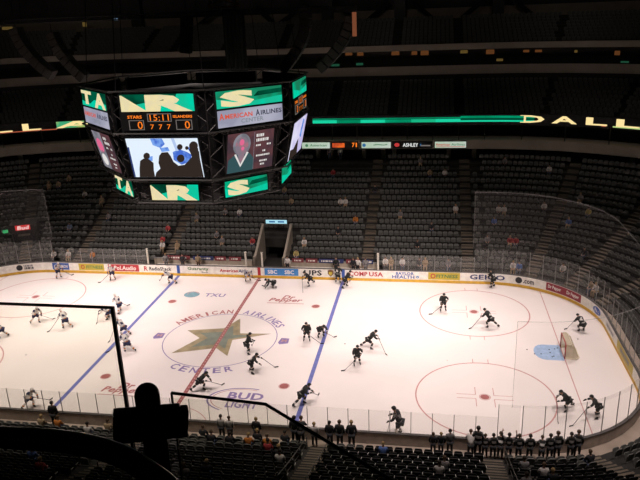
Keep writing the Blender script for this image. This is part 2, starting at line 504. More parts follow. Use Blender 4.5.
# aisles: (segment, position) of every flight of stairs in the lower stand
AIS = [(2, x) for x in (20.3, 10.45, -10.45, -20.3)] + [(6, x) for x in (-20.3, -10.45, 0.0, 10.45, 20.3)]
ARC = [(s, math.radians(a)) for s in (1, 3, 5, 7) for a in (23, 45.5, 67)]
def aisle_at(seg, kp, d):
    if seg in (2, 6):
        t = xv(kp) if seg == 2 else (kp + HX) / (2 * HX)
        return loc(seg, t, d)
    return loc(seg, (kp if seg in (1, 5) else PI / 2 - kp) / (PI / 2), d)
for seg, kp in AIS + ARC:
    if seg == 5: continue
    mb = MB()
    for k in range(ROWS):
        for q in (0, 1):
            d = D0 + DD * k + DD * (0.25 + 0.5 * q)
            h = 0.02 if q == 0 else (rowz(k + 1) - rowz(k)) / 2
            x, y, a = aisle_at(seg, kp, d)
            R3 = Matrix.Rotation(a, 3, 'Z')
            mb.box((x, y, rowz(k) + h / 2), (DD * 0.5, 1.12, h), R3)
            x, y, a = aisle_at(seg, kp, d - DD * 0.22)
            mb.box((x, y, rowz(k) + h + 0.004), (0.09, 1.10, 0.012), R3, 1)  # dark strip added as edge shade, since the steps are lit alike
    o = mb.obj('aisle_stairs', [STEP, pm('step_edge_shade', (0.02, 0.018, 0.016), 0.7)]); tag(o, kind='structure')

# ---- tunnel in the far stand and the vomitory in the left corner
mb = MB()
ys, zs = [14.15, 14.6, 18.5], [1.9, 2.1, 4.25]
for x0, x1 in ((VX0 - 0.12, VX0 + 0.12), (VX1 - 0.12, VX1 + 0.12)):
    pts = [(14.05, 0.0), (18.4, 0.0), (18.4, 3.9), (14.6, 1.75), (14.05, 1.75)]
    mb.prism([(p[0], p[1]) for p in pts], (x1, 0, 0), (0, 1, 0), (0, 0, 1), -(x1 - x0))
o = mb.obj('tunnel_side_walls', CONC_L); tag(o, kind='structure')
mb = MB()
mb.box(((VX0 + VX1) / 2, 16.8, 0.02), (VX1 - VX0, 7.6, 0.04)); mb.box(((VX0 + VX1) / 2, 20.4, 1.6), (VX1 - VX0, 0.2, 3.2))
o = mb.obj('tunnel_floor', DARK); tag(o, kind='structure')
# ================================================================== RINK BOARDS, GLASS, NETS
rb = thing('dasher_boards', 'white rink boards with yellow kick strip running all around the ice', 'rink boards')
mb = MB(); sweep(mb, [(0.0, 0.0), (0.0, 1.10), (0.14, 1.10), (0.14, 0.0)], 0, 8, n=14); mb.obj('board_panel', BOARD, rb)
mb = MB(); sweep(mb, [(-0.025, 0.0), (-0.025, 0.24), (0.0, 0.26), (0.0, 0.0)], 0, 8, n=14); tag(mb.obj('kick_strip', YELLOW, rb), 'yellow kick strip along the ice')
mb = MB(); sweep(mb, [(-0.02, 1.09), (-0.02, 1.15), (0.17, 1.15), (0.17, 1.09)], 0, 8, n=14, closed=True); tag(mb.obj('cap_rail', CAP, rb), 'dark cap rail')
mb = MB(); sweep(mb, [(0.145, 0.30), (0.145, 1.10)], 4, 8, n=14); sweep(mb, [(0.15, 0.3), (0.15, 1.1)], 0, 1, n=14); mb.obj('board_back', pm('board_back', (0.42, 0.35, 0.30), 0.6), rb)
AD = {k: pm('advert_' + k, c, 0.45, 0, 0.04) for k, c in dict(white=(0.90, 0.86, 0.81), blue=(0.05, 0.12, 0.42), navy=(0.05, 0.06, 0.17), red=(0.50, 0.04, 0.05), maroon=(0.30, 0.03, 0.05),
      yellow=(0.60, 0.46, 0.06), sky=(0.06, 0.25, 0.62), black=(0.02, 0.02, 0.025), grey=(0.25, 0.25, 0.27), green=(0.10, 0.22, 0.08), brown=(0.20, 0.09, 0.03)).items()}
def advert_far(x0, x1, bg, texts, label, y=12.95, zc=0.68, h=0.72, parent=rb):
    """one advert panel on the straight far boards; texts: (string, x, z, w, h, colour, italic)"""
    mb = MB()
    cols = [bg] + [t[5] for t in texts]
    if bg: mb.box(((x0 + x1) / 2, y - 0.012, zc), (x1 - x0, 0.02, h), mi=0)
    for i, t in enumerate(texts):
        lettering(mb, t[0], (t[1], y - (0.03 if bg else 0.012), zc + t[2]), X3, (0, 0, 1), t[3], t[4], i + 1, bold=0.03, italic=t[6] if len(t) > 6 else 0)
    mats = [AD[c] if c else BOARD for c in cols]
    return tag(mb.obj('advert', mats, parent), label)
advert_far(-20.25 - 1.9, -20.3, 'blue', [('CERTURION', -21.2, 0.0, 1.5, 0.34, 'white', 0.15)], 'blue advert panel with slanted white lettering')
advert_far(-19.2, -16.4, 'yellow', [('FITNESS', -17.45, 0, 1.8, 0.36, 'green', 0.1), ('O', -18.75, 0, 0.45, 0.45, 'red')], 'yellow fitness advert panel')
advert_far(-15.95, -12.6, 'red', [('Pol.Audio', -14.1, 0, 2.4, 0.46, 'white', 0.1)], 'red advert panel with white lettering')
advert_far(-12.1, -9.05, None, [('RadioShack', -10.3, 0, 2.35, 0.40, 'black'), ('R', -11.85, 0.0, 0.4, 0.5, 'red')], 'black lettering after a red round mark')
advert_far(-8.53, -8.23, 'blue', [], 'blue strip carrying the blue line up the boards', zc=0.68, h=0.84)
advert_far(-7.4, -5.1, None, [('Guaranty', -6.3, 0.08, 2.2, 0.42, 'green'), ('Bank', -5.6, -0.24, 0.7, 0.14, 'grey')], 'dark green bank lettering')
advert_far(-4.1, -0.72, None, [('American', -3.1, 0, 1.9, 0.34, 'red', 0.1), ('Airlines', -1.4, 0, 1.4, 0.34, 'navy', 0.1)], 'red and navy airline lettering')
advert_far(-0.15, 0.15, 'red', [], 'red strip carrying the centre line up the boards', zc=0.68, h=0.84)
advert_far(0.55, 3.95, 'sky', [('SBC', 1.35, 0, 0.95, 0.42, 'white'), ('SBC', 3.05, 0, 0.95, 0.42, 'white')], 'bright blue panel with two white words')
advert_far(4.5, 6.3, None, [('UPS', 5.4, 0, 1.75, 0.56, 'black')], 'large black letters')
mb = MB(); mb.prism([(-0.28, 0.3), (-0.28, -0.05), (0, -0.36), (0.28, -0.05), (0.28, 0.3), (0, 0.38)], (7.15, 12.94, 0.68), X3, (0, 0, 1), 0.02); mb.prism([(-0.17, 0.17), (-0.17, -0.03), (0, -0.22), (0.17, -0.03), (0.17, 0.17)], (7.15, 12.92, 0.66), X3, (0, 0, 1), 0.02, 1)
tag(mb.obj('advert', [AD['brown'], AD['yellow']], rb), 'brown and gold shield mark')
advert_far(8.23, 8.53, 'blue', [], 'blue strip carrying the right blue line up the boards', zc=0.68, h=0.84)
advert_far(8.9, 12.25, None, [('COMP', 9.85, 0.02, 1.75, 0.46, 'red'), ('USA', 11.55, 0.02, 1.35, 0.46, 'red')], 'red electronics store lettering')
advert_far(13.0, 15.7, None, [('BAYLOR', 14.3, 0.17, 1.7, 0.30, 'blue'), ('HEALTH', 14.15, -0.18, 2.1, 0.32, 'blue'), ('o', 15.5, -0.16, 0.28, 0.26, 'sky')], 'blue hospital lettering in two lines')
advert_far(16.5, 19.45, 'yellow', [('FITNESS', 18.25, 0, 2.0, 0.34, 'green', 0.1), ('O', 16.95, 0, 0.5, 0.5, 'red')], 'yellow fitness advert panel with red ring')
def advert_arc(seg, d_in, items, label, bg=None, span=None):
    """advert bent round a corner of the boards; items: (text, s, z, w, h, colour), s metres along the ice edge from the segment start"""
    mb = MB(); cols = []
    x0 = RC * PI / 2
    def P3(s, z, e):
        if seg in (1, 3):
            x, y, a = loc(seg, s / x0, -e)
        else:
            x, y, a = loc(seg, s / (2 * HY), -e)
        return (x, y, z)
    if bg:
        n = 6; cols.append(bg)
        for i in range(n):
            a, b = span[0] + (span[1] - span[0]) * i / n, span[0] + (span[1] - span[0]) * (i + 1) / n
            mb.add([P3(a, 0.32, 0.015), P3(b, 0.32, 0.015), P3(b, 1.04, 0.015), P3(a, 1.04, 0.015)], [(0, 1, 2, 3)], len(cols) - 1)
    for text, s, z, w, h, c in items:
        cols.append(c)
        if text == '@':
            n = 20; mb.add([P3(s - w / 2 * math.cos(2 * PI * i / n), z + h / 2 * math.sin(2 * PI * i / n), 0.03) for i in range(n)], [tuple(range(n))], len(cols) - 1)
            continue
        if text == '#':                      # lettering too small to read: a row of short strokes
            k = -w / 2; i = 0
            while k < w / 2 - 0.08:
                ww = 0.09 + 0.05 * (i * 7 % 3)
                mb.add([P3(s - a_, z + b_, 0.03) for a_, b_ in ((k, -h / 2), (k + ww, -h / 2), (k + ww, h / 2), (k, h / 2))], [(0, 1, 2, 3)], len(cols) - 1); k += ww + 0.06; i += 1
            continue
        vs, fs, asp = glyphs(text, 0.03)
        mb.add([P3(s - (x - 0.5) * w, z + (y - 0.5) * h, 0.04) for x, y in vs], fs, len(cols) - 1)
    return tag(mb.obj('advert', [AD[c] for c in cols], rb), label)
LQ = RC * PI / 2
# straight part of GEICO starts before the corner: x 20.3..23.6
mb = MB()
vs, fs, asp = glyphs('GEICO', 0.03)
def bend(x, z, e):
    if x <= HX: return (x, 12.95 - e, z)
    a = PI / 2 - (x - HX) / RC
    return (HX + (RC - e) * math.cos(a), HY + (RC - e) * math.sin(a), z)
mb.add([bend(20.35 + x * 3.2, 0.44 + y * 0.5, 0.02) for x, y in vs], fs, 0)
tag(mb.obj('advert', [AD['navy']], rb), 'large navy letters on the far boards')
advert_arc(1, 0, [('@', 10.55, 0.68, 0.62, 0.62, 'black'), ('@', 10.55, 0.68, 0.4, 0.4, 'red'), ('.com', 9.65, 0.64, 1.0, 0.36, 'black')], 'round mark and black web address')
advert_arc(1, 0, [('Dr Pepper', 7.15, 0.68, 1.3, 0.42, 'white'), ('Dr Pepper', 5.2, 0.68, 1.4, 0.42, 'white')], 'maroon panel with white lettering twice', 'maroon', (8.0, 4.25))
advert_arc(1, 0, [('@', 1.85, 0.68, 1.35, 0.62, 'blue'), ('Ford', 1.85, 0.68, 0.8, 0.30, 'white')], 'blue oval with white lettering')
advert_arc(0, 0, [('#', 7.2, 0.68, 2.2, 0.24, 'grey')], 'small grey lettering on the right boards')
advert_arc(0, 0, [('#', 3.0, 0.68, 2.4, 0.3, 'grey')], 'yellow panel on the right boards', 'yellow', (0.9, 5.1))
advert_arc(3, 0, [('@', 3.6, 0.68, 0.62, 0.62, 'black'), ('@', 3.6, 0.68, 0.42, 0.42, 'red'), ('#', 2.7, 0.82, 0.95, 0.2, 'grey'), ('#', 2.7, 0.56, 0.85, 0.22, 'black')], 'round red and black mark with dark lettering')

# players' gate, black gap in the boards far left
mb = MB(); x, y, a = loc(3, 0.5, 0.0); mb.box((x, y + 0.02, 0.62), (0.12, 1.5, 1.15), Matrix.Rotation(a, 3, 'Z'))
tag(mb.obj('gate', BLACK, rb), 'dark open gate in the left corner')

# glass panels: every pane with its post is a thing
def glass_run(u0, u1, z1of, label_of, group, skip=None):
    """panes 1.22 m long along the plan between u0 and u1"""
    us = [u0 + (u1 - u0) * i / 4000 for i in range(4001)]
    pts = [at(u, 0.08)[:2] for u in us]
    acc = 0; picks = [0]
    for i in range(1, len(pts)):
        acc += math.hypot(pts[i][0] - pts[i - 1][0], pts[i][1] - pts[i - 1][1])
        if acc >= 1.22: picks.append(i); acc = 0
    n = len(picks) - 1
    for j in range(n):
        a, b = Vector((*pts[picks[j]], 0)), Vector((*pts[picks[j + 1]], 0))
        h = z1of((a + b) / 2)
        t = thing('glass_barrier', label_of(j, n), 'rink glass', (a.x, a.y, 1.15), 0, group)
        d = (b - a); L = d.length; rot = math.atan2(d.y, d.x)
        g = MB(); g.box((L / 2, 0, (h - 1.15) / 2), (L - 0.03, 0.014, h - 1.15)); o = g.obj('pane', GLASS, t); o.rotation_euler = (0, 0, rot)
        g = MB(); g.box((0, 0, (h - 1.15) / 2), (0.034, 0.045, h - 1.15)); o = g.obj('post', ALU, t); o.rotation_euler = (0, 0, rot)
hz = lambda c: 3.5 if abs(c.x) > HX - 0.9 else 2.65
glass_run(6 + 0.02, 7.0, lambda c: hz(c), lambda j, n: 'clear rink glass pane over the near boards, %s from the left end' % ordn(j + 1), 'glass panes over the near boards')
glass_run(7.0, 8.0, lambda c: 3.5, lambda j, n: 'tall clear glass pane round the near right corner, %s counting from the near boards' % ordn(j + 1), 'glass panes round the near right corner')
glass_run(0.0, 1.0, lambda c: 3.5, lambda j, n: 'tall clear glass pane over the right end boards, %s from the near end' % ordn(j + 1), 'glass panes over the right end boards')
glass_run(1.0, 2.0, lambda c: 3.5, lambda j, n: 'tall clear glass pane round the far right corner, %s from the right end boards' % ordn(j + 1), 'glass panes round the far right corner')
glass_run(2.0, 2 + xv(11.7), lambda c: hz(c), lambda j, n: 'clear glass pane over the far boards, %s from the far right corner' % ordn(j + 1), 'glass panes over the right far boards')
glass_run(2 + xv(-11.5), 3.0, lambda c: hz(c), lambda j, n: 'clear glass pane over the far boards, %s left of the penalty box' % ordn(j + 1), 'glass panes over the left far boards')
glass_run(3.0, 3.62, lambda c: 3.5, lambda j, n: 'tall clear glass pane round the far left corner, %s from the far boards' % ordn(j + 1), 'glass panes round the far left corner')
for x, z, lb in ((11.75, 2.75, 'right end of the penalty box'), (-11.55, 2.75, 'left end of the penalty box'), (-1.3, 2.6, 'left side of the tunnel'), (0.35, 2.6, 'right side of the tunnel gate')):
    mb = MB(); mb.box((x, 13.06, (z + 1.15) / 2), (0.16, 0.14, z - 1.15)); mb.box((x, 13.06, z + 0.02), (0.2, 0.18, 0.06)); tag(mb.obj('glass_end_post', CREAMP), 'cream post above the far boards at the ' + lb, 'post')

# spectator nets: a fine mesh sheet with a cable along its top and edges
def net(u0, u1, label):
    t = thing('spectator_net', label, 'net')
    d = 0.35
    m = MB(); sweep(m, [(d, 3.5), (d, 8.8)], u0, u1, n=14); m.obj('mesh_sheet', NET, t)
    m = MB()
    pts = [(*at(u, d)[:2], 8.8) for u in ustep(u0, u1, 14)]
    p0, p1 = pts[0], pts[-1]
    m.tube([(p0[0], p0[1], 3.5), p0], 0.012, 5); m.tube(pts, 0.014, 5); m.tube([p1, (p1[0], p1[1], 3.5)], 0.012, 5)
    m.obj('edge_cable', clear('net_cable', (0.95, 0.95, 0.95), 0.30, (0.8, 0.77, 0.75), 0.0), t)
net(7 - (HX - 21.3) / (2 * HX), 10 + (HX - 20.6) / (2 * HX), 'tall see-through spectator net around the right end of the rink')
net(3 - (HX - 21.9) / (2 * HX), 4.9, 'tall see-through spectator net around the left end of the rink')

# goal
g = thing('hockey_goal', 'red framed hockey goal with cream netting behind the blue crease', 'goal', (26.52, 0, 0))
m = MB()
for s in (-1, 1): m.tube([(0, s * 0.915, 0), (0, s * 0.915, 1.22)], 0.045, 8)
m.tube([(0, -0.915, 1.2), (0, 0.915, 1.2)], 0.045, 8)
m.obj('goal_frame', pm('goal_red', (0.35, 0.045, 0.045), 0.4), g, smooth=True)
prof = [(0.0, 1.2, 0.0), (0.42, 1.17, 0), (0.62, 1.02, 0), (1.02, 0.03, 0)]
m = MB(); vs = []
ysd = [(-0.9, 0.0), (-1.0, 0.75), (-0.72, 1.0), (0, 1.0), (0.72, 1.0), (1.0, 0.75), (0.9, 0.0)]
cols = 9
vs = []
for (y, f) in ysd:
    for (xx, z) in ((0.42 * f + 0.02, 1.19), (0.60 * f + 0.02, 1.05), (0.72 * f + 0.02, 0.75), (0.86 * f + 0.02, 0.4), (1.02 * f + 0.02, 0.03)):
        vs.append((xx, y, z))
fs = [(i * 5 + j, (i + 1) * 5 + j, (i + 1) * 5 + j + 1, i * 5 + j + 1) for i in range(6) for j in range(4)]
m.add(vs, fs); m.add([(0.0, -0.9, 1.2), (0.0, 0.9, 1.2)] + [vs[i * 5] for i in range(6, -1, -1)], [tuple(range(9))])
m.obj('goal_netting', clear('goal_netting_mat', (0.85, 0.82, 0.74), 0.45, (0.62, 0.55, 0.42), 0.0), g)
m = MB(); base = [(vs[i * 5 + 4][0], vs[i * 5 + 4][1], 0.05) for i in range(7)]
m.tube(base, 0.06, 6); m.tube([(0, -0.9, 1.2)] + [(vs[i * 5][0], vs[i * 5][1], 1.2) for i in range(1, 6)] + [(0, 0.9, 1.2)], 0.035, 6)
m.obj('rear_frame', pm('goal_cream', (0.62, 0.55, 0.42), 0.5), g)

PUCK = [(24.0, 0.26), (24.46, -0.38), (24.94, -0.33), (25.63, 0.41), (25.63, -0.04), (26.04, 0.54), (26.27, 0.71), (25.68, -0.71), (25.8, -0.61), (26.7, -0.35), (26.96, 0.24), (27.15, 0.68), (27.27, -0.07), (28.06, 2.34), (-14.64, -4.21), (10.17, -0.09)]
PL_ = ['well in front of the blue crease, farthest from the goal', 'just outside the rounded front of the blue crease', 'inside the rounded front of the blue crease', 'at the middle of the crease toward the far side',
       'at the very middle of the blue crease', 'in the crease near the far goalpost', 'in the crease beside the far post line', 'near the near edge of the crease, left of a pair', 'near the near edge of the crease, right of a pair',
       'inside the goal close to the near post', 'inside the goal just past the line', 'inside the goal near its far side', 'inside the goal toward the back', 'on the ice behind the goal', 'alone on the left end ice', 'alone on the ice between the blue line and skaters']
me = MB().tube([(0, 0, 0.006), (0, 0, 0.032)], 0.05, 14).mesh('puck')
for (x, y), lb in zip(PUCK, PL_): tag(link('hockey_puck', me, BLACK, loc=(x, y, 0)), 'black puck lying ' + lb, 'puck')
# ================================================================== SCOREBOARD
sb = thing('scoreboard', 'huge eight-sided hanging scoreboard with video screens above centre ice', 'scoreboard', (0, 0, 0))
GREEN_L = em('led_green', (0.0, 0.42, 0.22), 1.0, (0.01, 0.20, 0.10), 0.6)
TEAL_L = em('led_teal', (0.0, 0.62, 0.38), 1.0, (0.01, 0.50, 0.30), 0.8)
DGREEN_L = em('led_dark_green', (0.0, 0.10, 0.05), 1.0, (0.0, 0.04, 0.02), 0.8)
CREAM_L = em('led_cream', (0.86, 0.74, 0.40), 1.0, (0.80, 0.70, 0.42), 2.5)
ORANGE_L = em('led_orange', (1.0, 0.22, 0.02), 1.1)
RED_L = em('led_red', (0.75, 0.10, 0.05), 0.9)
LAV_L = em('lightbox_lavender', (0.42, 0.42, 0.52), 1.0, (0.30, 0.30, 0.40), 0.5)
INK_L = em('lightbox_dark_lettering', (0.05, 0.05, 0.08), 1.0)
GREYINK_L = em('lightbox_grey_lettering', (0.24, 0.26, 0.30), 1.0)
WHITE_L = em('video_white', (0.78, 0.88, 1.0), 1.0)
VBLUE_L = em('video_blue', (0.06, 0.15, 0.62), 1.0, (0.20, 0.38, 0.85), 2.0)
VBROWN_L = em('video_brown', (0.032, 0.022, 0.018), 1.0)
VGREY_L = em('video_grey', (0.25, 0.24, 0.28), 1.0, (0.16, 0.16, 0.19), 1.0)
VMAR_L = em('video_maroon', (0.11, 0.045, 0.05), 1.0, (0.06, 0.035, 0.045), 1.0)
VSKIN_L = em('video_face', (0.36, 0.16, 0.20), 1.0, (0.22, 0.18, 0.22), 2.0)
VPINK_L = em('video_pink', (0.75, 0.14, 0.28), 1.0)
VTEAL_L = em('video_teal', (0.035, 0.085, 0.095), 1.0)
VWHITE_L = em('video_lettering', (0.75, 0.72, 0.70), 1.0)
PAGE_L = em('video_lilac', (0.55, 0.50, 0.78), 1.0, (0.80, 0.78, 0.95), 0.5)
FRAME_G = em('score_digit_frame', (0.16, 0.14, 0.13), 1.0)

AP = [(7.47, 7.47), (7.44, 7.44)]      # apothems
def face_basis(f):
    a = -PI / 2 + f * PI / 4
    n = Vector((math.cos(a), math.sin(a), 0)); t = Vector((-n.y, n.x, 0))
    return n, t
class Screen:
    """plane of one display: x runs -1..1 across, y 0..1 upwards"""
    def __init__(s, f, zt, zb, At, Ab, ht, hb):
        s.n, s.t = face_basis(f); s.zt, s.zb, s.At, s.Ab, s.ht, s.hb = zt, zb, At, Ab, ht, hb
    def p(s, x, y, e=0.0):
        h = s.hb + (s.ht - s.hb) * y
        return s.n * (s.Ab + (s.At - s.Ab) * y + e) + s.t * (x * h) + Vector((0, 0, s.zb + (s.zt - s.zb) * y))
    def box(s, mb, x0, x1, y0, y1, e0, e1, mi=0):
        q = [(x0, y0), (x1, y0), (x1, y1), (x0, y1)]
        vs = [s.p(x, y, e0) for x, y in q] + [s.p(x, y, e1) for x, y in q]
        mb.add(vs, [(3, 2, 1, 0), (4, 5, 6, 7), (0, 1, 5, 4), (1, 2, 6, 5), (2, 3, 7, 6), (3, 0, 4, 7)], mi)
    def poly(s, mb, pts, e, mi=0):
        mb.add([s.p(x, y, e) for x, y in pts], [tuple(range(len(pts)))], mi)
    def text(s, mb, text, x0, x1, y0, y1, e, mi=0, bold=0.03):
        vs, fs, a = glyphs(text, bold)
        mb.add([s.p(x0 + (x1 - x0) * x, y0 + (y1 - y0) * y, e) for x, y in vs], fs, mi)
    def oval(s, mb, cx, cy, rx, ry, e, mi=0, n=18, a0=0, a1=2 * PI):
        s.poly(mb, [(cx + rx * math.cos(a0 + (a1 - a0) * i / n), cy + ry * math.sin(a0 + (a1 - a0) * i / n)) for i in range(n)], e, mi)
def housing(sc, name='housing', pad=0.06, depth=0.5, parent=sb):
    mb = MB(); sc.box(mb, -1 - pad, 1 + pad, -pad, 1 + pad, -depth, -0.03)
    return mb.obj(name, BLACK, parent)
LET = {0: 'R', 1: 'S', -1: 'TA', 2: 'S', 3: 'T', 4: 'A', 5: 'R', 6: 'S'}
def led(f, sc, name):
    hs = housing(sc)
    mb = MB(); sc.box(mb, -1, 1, 0, 1, -0.05, 0.0)
    o = mb.obj(name, GREEN_L if f in (1, 2, 3, 5) else DGREEN_L, sb)
    mb = MB()
    if f == 0:
        sc.poly(mb, [(-1, 0), (1, 0), (1, 1), (0.55, 1), (0.45, 0.45), (-0.1, 0.40), (-0.35, 0.5), (-0.55, 0.42), (-1, 0.15)], 0.01, 0)
        sc.poly(mb, [(-1, 0), (-0.28, 0), (-0.95, 0.95), (-1, 0.95)], 0.02, 1)
        sc.text(mb, 'R', -0.32, 0.95, 0.0, 0.97, 0.03, 1, 0.06)
    elif f == -1:
        sc.poly(mb, [(-1, 0), (1, 0), (1, 0.35), (0.1, 0.5), (-0.3, 0.2), (-1, 0.3)], 0.01, 0)
        sc.text(mb, 'T', -0.98, -0.1, 0.12, 0.97, 0.03, 1, 0.05); sc.text(mb, 'A', 0.1, 1.0, 0.02, 0.97, 0.03, 1, 0.05)
    elif f in (1, 2):
        sc.poly(mb, [(-1, 0), (1, 0), (1, 0.42), (0, 0.25), (-1, 0.55)], 0.01, 0)
        sc.poly(mb, [(0.1, 0.52), (1, 0.60), (1, 0.86), (0.25, 0.80)], 0.012, 2)
        if f == 1: sc.text(mb, 'S', -0.90, 0.12, 0.04, 0.96, 0.03, 1, 0.07)
    else:
        sc.poly(mb, [(-1, 0), (1, 0), (1, 0.35), (-1, 0.45)], 0.01, 0)
        sc.text(mb, LET[f], -0.5, 0.5, 0.04, 0.96, 0.03, 1, 0.05)
    tag(mb.obj('lettering', [TEAL_L, CREAM_L, DGREEN_L], o), 'cream lettering over a green glow')
for f in range(-1, 7):
    ev = f % 2 == 0
    # upper LED ring
    led(f, Screen(f, 20.37, 19.33, 7.48, 7.48, 2.37, 2.37), 'led_panel')
    # middle ring: score panels on even faces, lit adverts on odd faces
    sc = Screen(f, 19.20, 18.15, 7.48, 7.46, 2.36, 2.36)
    hs = housing(sc)
    if ev:
        mb = MB(); sc.box(mb, -1, 1, 0, 1, -0.05, 0.0); o = mb.obj('score_panel', BLACK, sb)
        for nm, tx, x0, x1, y0, y1, bd in [('team_name', 'STARS', -0.86, -0.46, 0.72, 0.90, 0.03), ('team_name', 'ISLANDERS', 0.40, 0.92, 0.74, 0.90, 0.03), ('game_clock', '15:11', -0.24, 0.28, 0.58, 0.94, 0.0),
              ('score_digit', '0', -0.60, -0.46, 0.10, 0.55, 0.0), ('score_digit', '0', 0.70, 0.84, 0.10, 0.55, 0.0)] + [('period_digit', '7', q - 0.05, q + 0.05, 0.08, 0.36, 0.0) for q in (-0.2, 0.03, 0.26)]:
            mb = MB(); sc.text(mb, tx, x0, x1, y0, y1, 0.02, bold=bd); mb.obj(nm, ORANGE_L, o)
        mb = MB()
        for x0, x1, y0, y1 in ((-0.84, -0.42, 0.04, 0.62), (0.46, 0.90, 0.04, 0.62), (-0.31, 0.35, 0.52, 1.0)):
            w = 0.02; mb = MB()
            for a in ((x0, x1, y0, y0 + 0.04), (x0, x1, y1 - 0.04, y1), (x0, x0 + w, y0, y1), (x1 - w, x1, y0, y1)): sc.box(mb, *a, 0.0, 0.02)
            mb.obj('digit_frame', FRAME_G, o)
    else:
        mb = MB(); sc.box(mb, -1, 1, 0, 1, -0.05, 0.0); o = mb.obj('advert_lightbox', LAV_L, sb)
        mb = MB()
        sc.text(mb, 'A', -0.96, -0.82, 0.46, 0.84, 0.02); sc.text(mb, 'MERICAN', -0.79, 0.04, 0.48, 0.76, 0.02)
        sc.text(mb, 'A', 0.14, 0.27, 0.46, 0.84, 0.02, 1); sc.text(mb, 'IRLINES', 0.30, 0.97, 0.48, 0.76, 0.02, 1)
        sc.text(mb, 'CENTER', -0.32, 0.38, 0.14, 0.40, 0.02, 2)
        tag(mb.obj('lettering', [RED_L, INK_L, GREYINK_L], o), 'red, black and grey lettering')
    # video ring, leaning inwards towards the ice
    sc = Screen(f, 17.66, 15.05, 7.49 if ev else 7.39, 6.87 if ev else 6.79, 2.36 if ev else 1.70, 2.36 if ev else 1.72)
    hs = housing(sc, depth=0.7, pad=0.05)
    mb = MB(); sc.box(mb, -1, 1, 0, 1, -0.05, 0.0)
    if ev:
        o = mb.obj('video_screen', PAGE_L if f == 2 else WHITE_L, sb)
        mb = MB()
        if f == 2:
            sc.poly(mb, [(-1, 0), (0.3, 0), (0.1, 0.45), (-0.5, 0.25), (-1, 0.3)], 0.01, 0); sc.poly(mb, [(0.2, 0.5), (0.5, 0.4), (0.6, 0.9), (0.35, 0.95)], 0.01, 1)
        else:
            # bright ice and play seen behind the dark heads of the crowd; points measured on the screen
            def q(pts):
                o = []
                for u, v in pts:
                    y = (179 - v) / 39.5; o.append((max(-1, min(1, (u - (134 - 10 * y)) / (69.4 + 2.5 * y) * 2 - 1)), max(0, min(1, y))))
                return o
            sc.poly(mb, q([(149, 139.5), (161, 139.5), (164, 145), (160, 149), (152, 146)]), 0.010, 1)
            sc.poly(mb, q([(172, 153), (178, 150), (186, 153), (191, 156), (189, 163), (181, 166), (173, 161)]), 0.010, 1)
            sc.poly(mb, q([(186, 148), (196, 150), (198, 154), (190, 155)]), 0.012, 1)
            sc.poly(mb, q([(159, 149), (167, 148), (169, 152), (161, 153)]), 0.011, 1)
            sc.poly(mb, q([(170, 139.5), (173, 139.5), (178, 152), (175, 152)]), 0.012, 3)
            sc.poly(mb, q([(125.5, 148), (128, 148), (135.5, 178.9), (134, 178.9)]), 0.012, 2)
            sc.poly(mb, q([(147, 158), (152, 157), (152, 162), (148, 162)]), 0.012, 1)
            sc.poly(mb, q([(139.5, 178.9), (139, 170), (139.5, 162), (143, 159.5), (148, 160), (153, 164), (153.5, 172), (155, 178.9)]), 0.020, 0)
            sc.poly(mb, q([(155, 178.9), (156, 174), (160, 170), (158, 164), (158.5, 157), (161, 153.5), (167, 153), (170, 157), (173, 163), (178, 167), (184, 166), (190, 159), (194, 155), (198, 152), (199, 160), (203, 178.9)]), 0.021, 0)
            for u, v, r in ((146, 157, 3.3), (192.5, 147, 4.4), (179, 148, 2.8), (186, 149, 1.8), (180, 159.5, 3.8)):
                sc.poly(mb, q([(u + r * math.cos(2 * PI * i / 14), v - r * 1.05 * math.sin(2 * PI * i / 14)) for i in range(14)]), 0.023, 0)
            sc.poly(mb, q([(188, 150), (197, 149), (198, 156), (191, 158)]), 0.022, 0)
        tag(mb.obj('video_picture', [VBROWN_L, VBLUE_L, em('video_navy', (0.03, 0.05, 0.16), 1.0), em('video_pale_blue', (0.45, 0.58, 0.85), 1.0)], o), 'dark heads in front of bright ice on the screen')
    else:
        o = mb.obj('video_screen', VMAR_L, sb)
        mb = MB()
        if f == -1:
            sc.poly(mb, [(-1, 0), (-0.1, 0), (0, 1), (-1, 1)], 0.008, 0)
            sc.oval(mb, -0.5, 0.62, 0.35, 0.2, 0.02, 2); sc.oval(mb, -0.5, 0.25, 0.4, 0.24, 0.02, 0); sc.oval(mb, -0.5, 0.24, 0.3, 0.16, 0.03, 3)
        else:
            sc.poly(mb, [(-1, 0), (0.12, 0), (0.14, 0.30), (-0.02, 0.44), (-0.22, 0.50), (-0.70, 0.46), (-0.96, 0.34)], 0.01, 4)
            sc.oval(mb, -0.40, 0.70, 0.38, 0.28, 0.015, 0); sc.oval(mb, -0.40, 0.66, 0.28, 0.24, 0.02, 1)
            sc.poly(mb, [(-0.56, 0.50), (-0.28, 0.50), (-0.30, 0.32), (-0.42, 0.20), (-0.54, 0.32)], 0.018, 1)
            sc.oval(mb, -0.40, 0.76, 0.10, 0.08, 0.025, 2); sc.oval(mb, -0.36, 0.60, 0.07, 0.05, 0.025, 2)
            sc.poly(mb, [(-0.72, 0.47), (-0.64, 0.48), (-0.44, 0.20), (-0.18, 0.50), (-0.10, 0.48), (-0.44, 0.12)], 0.03, 3)
            sc.poly(mb, [(0.115, 0.02), (0.13, 0.02), (0.145, 0.98), (0.13, 0.98)], 0.02, 0)
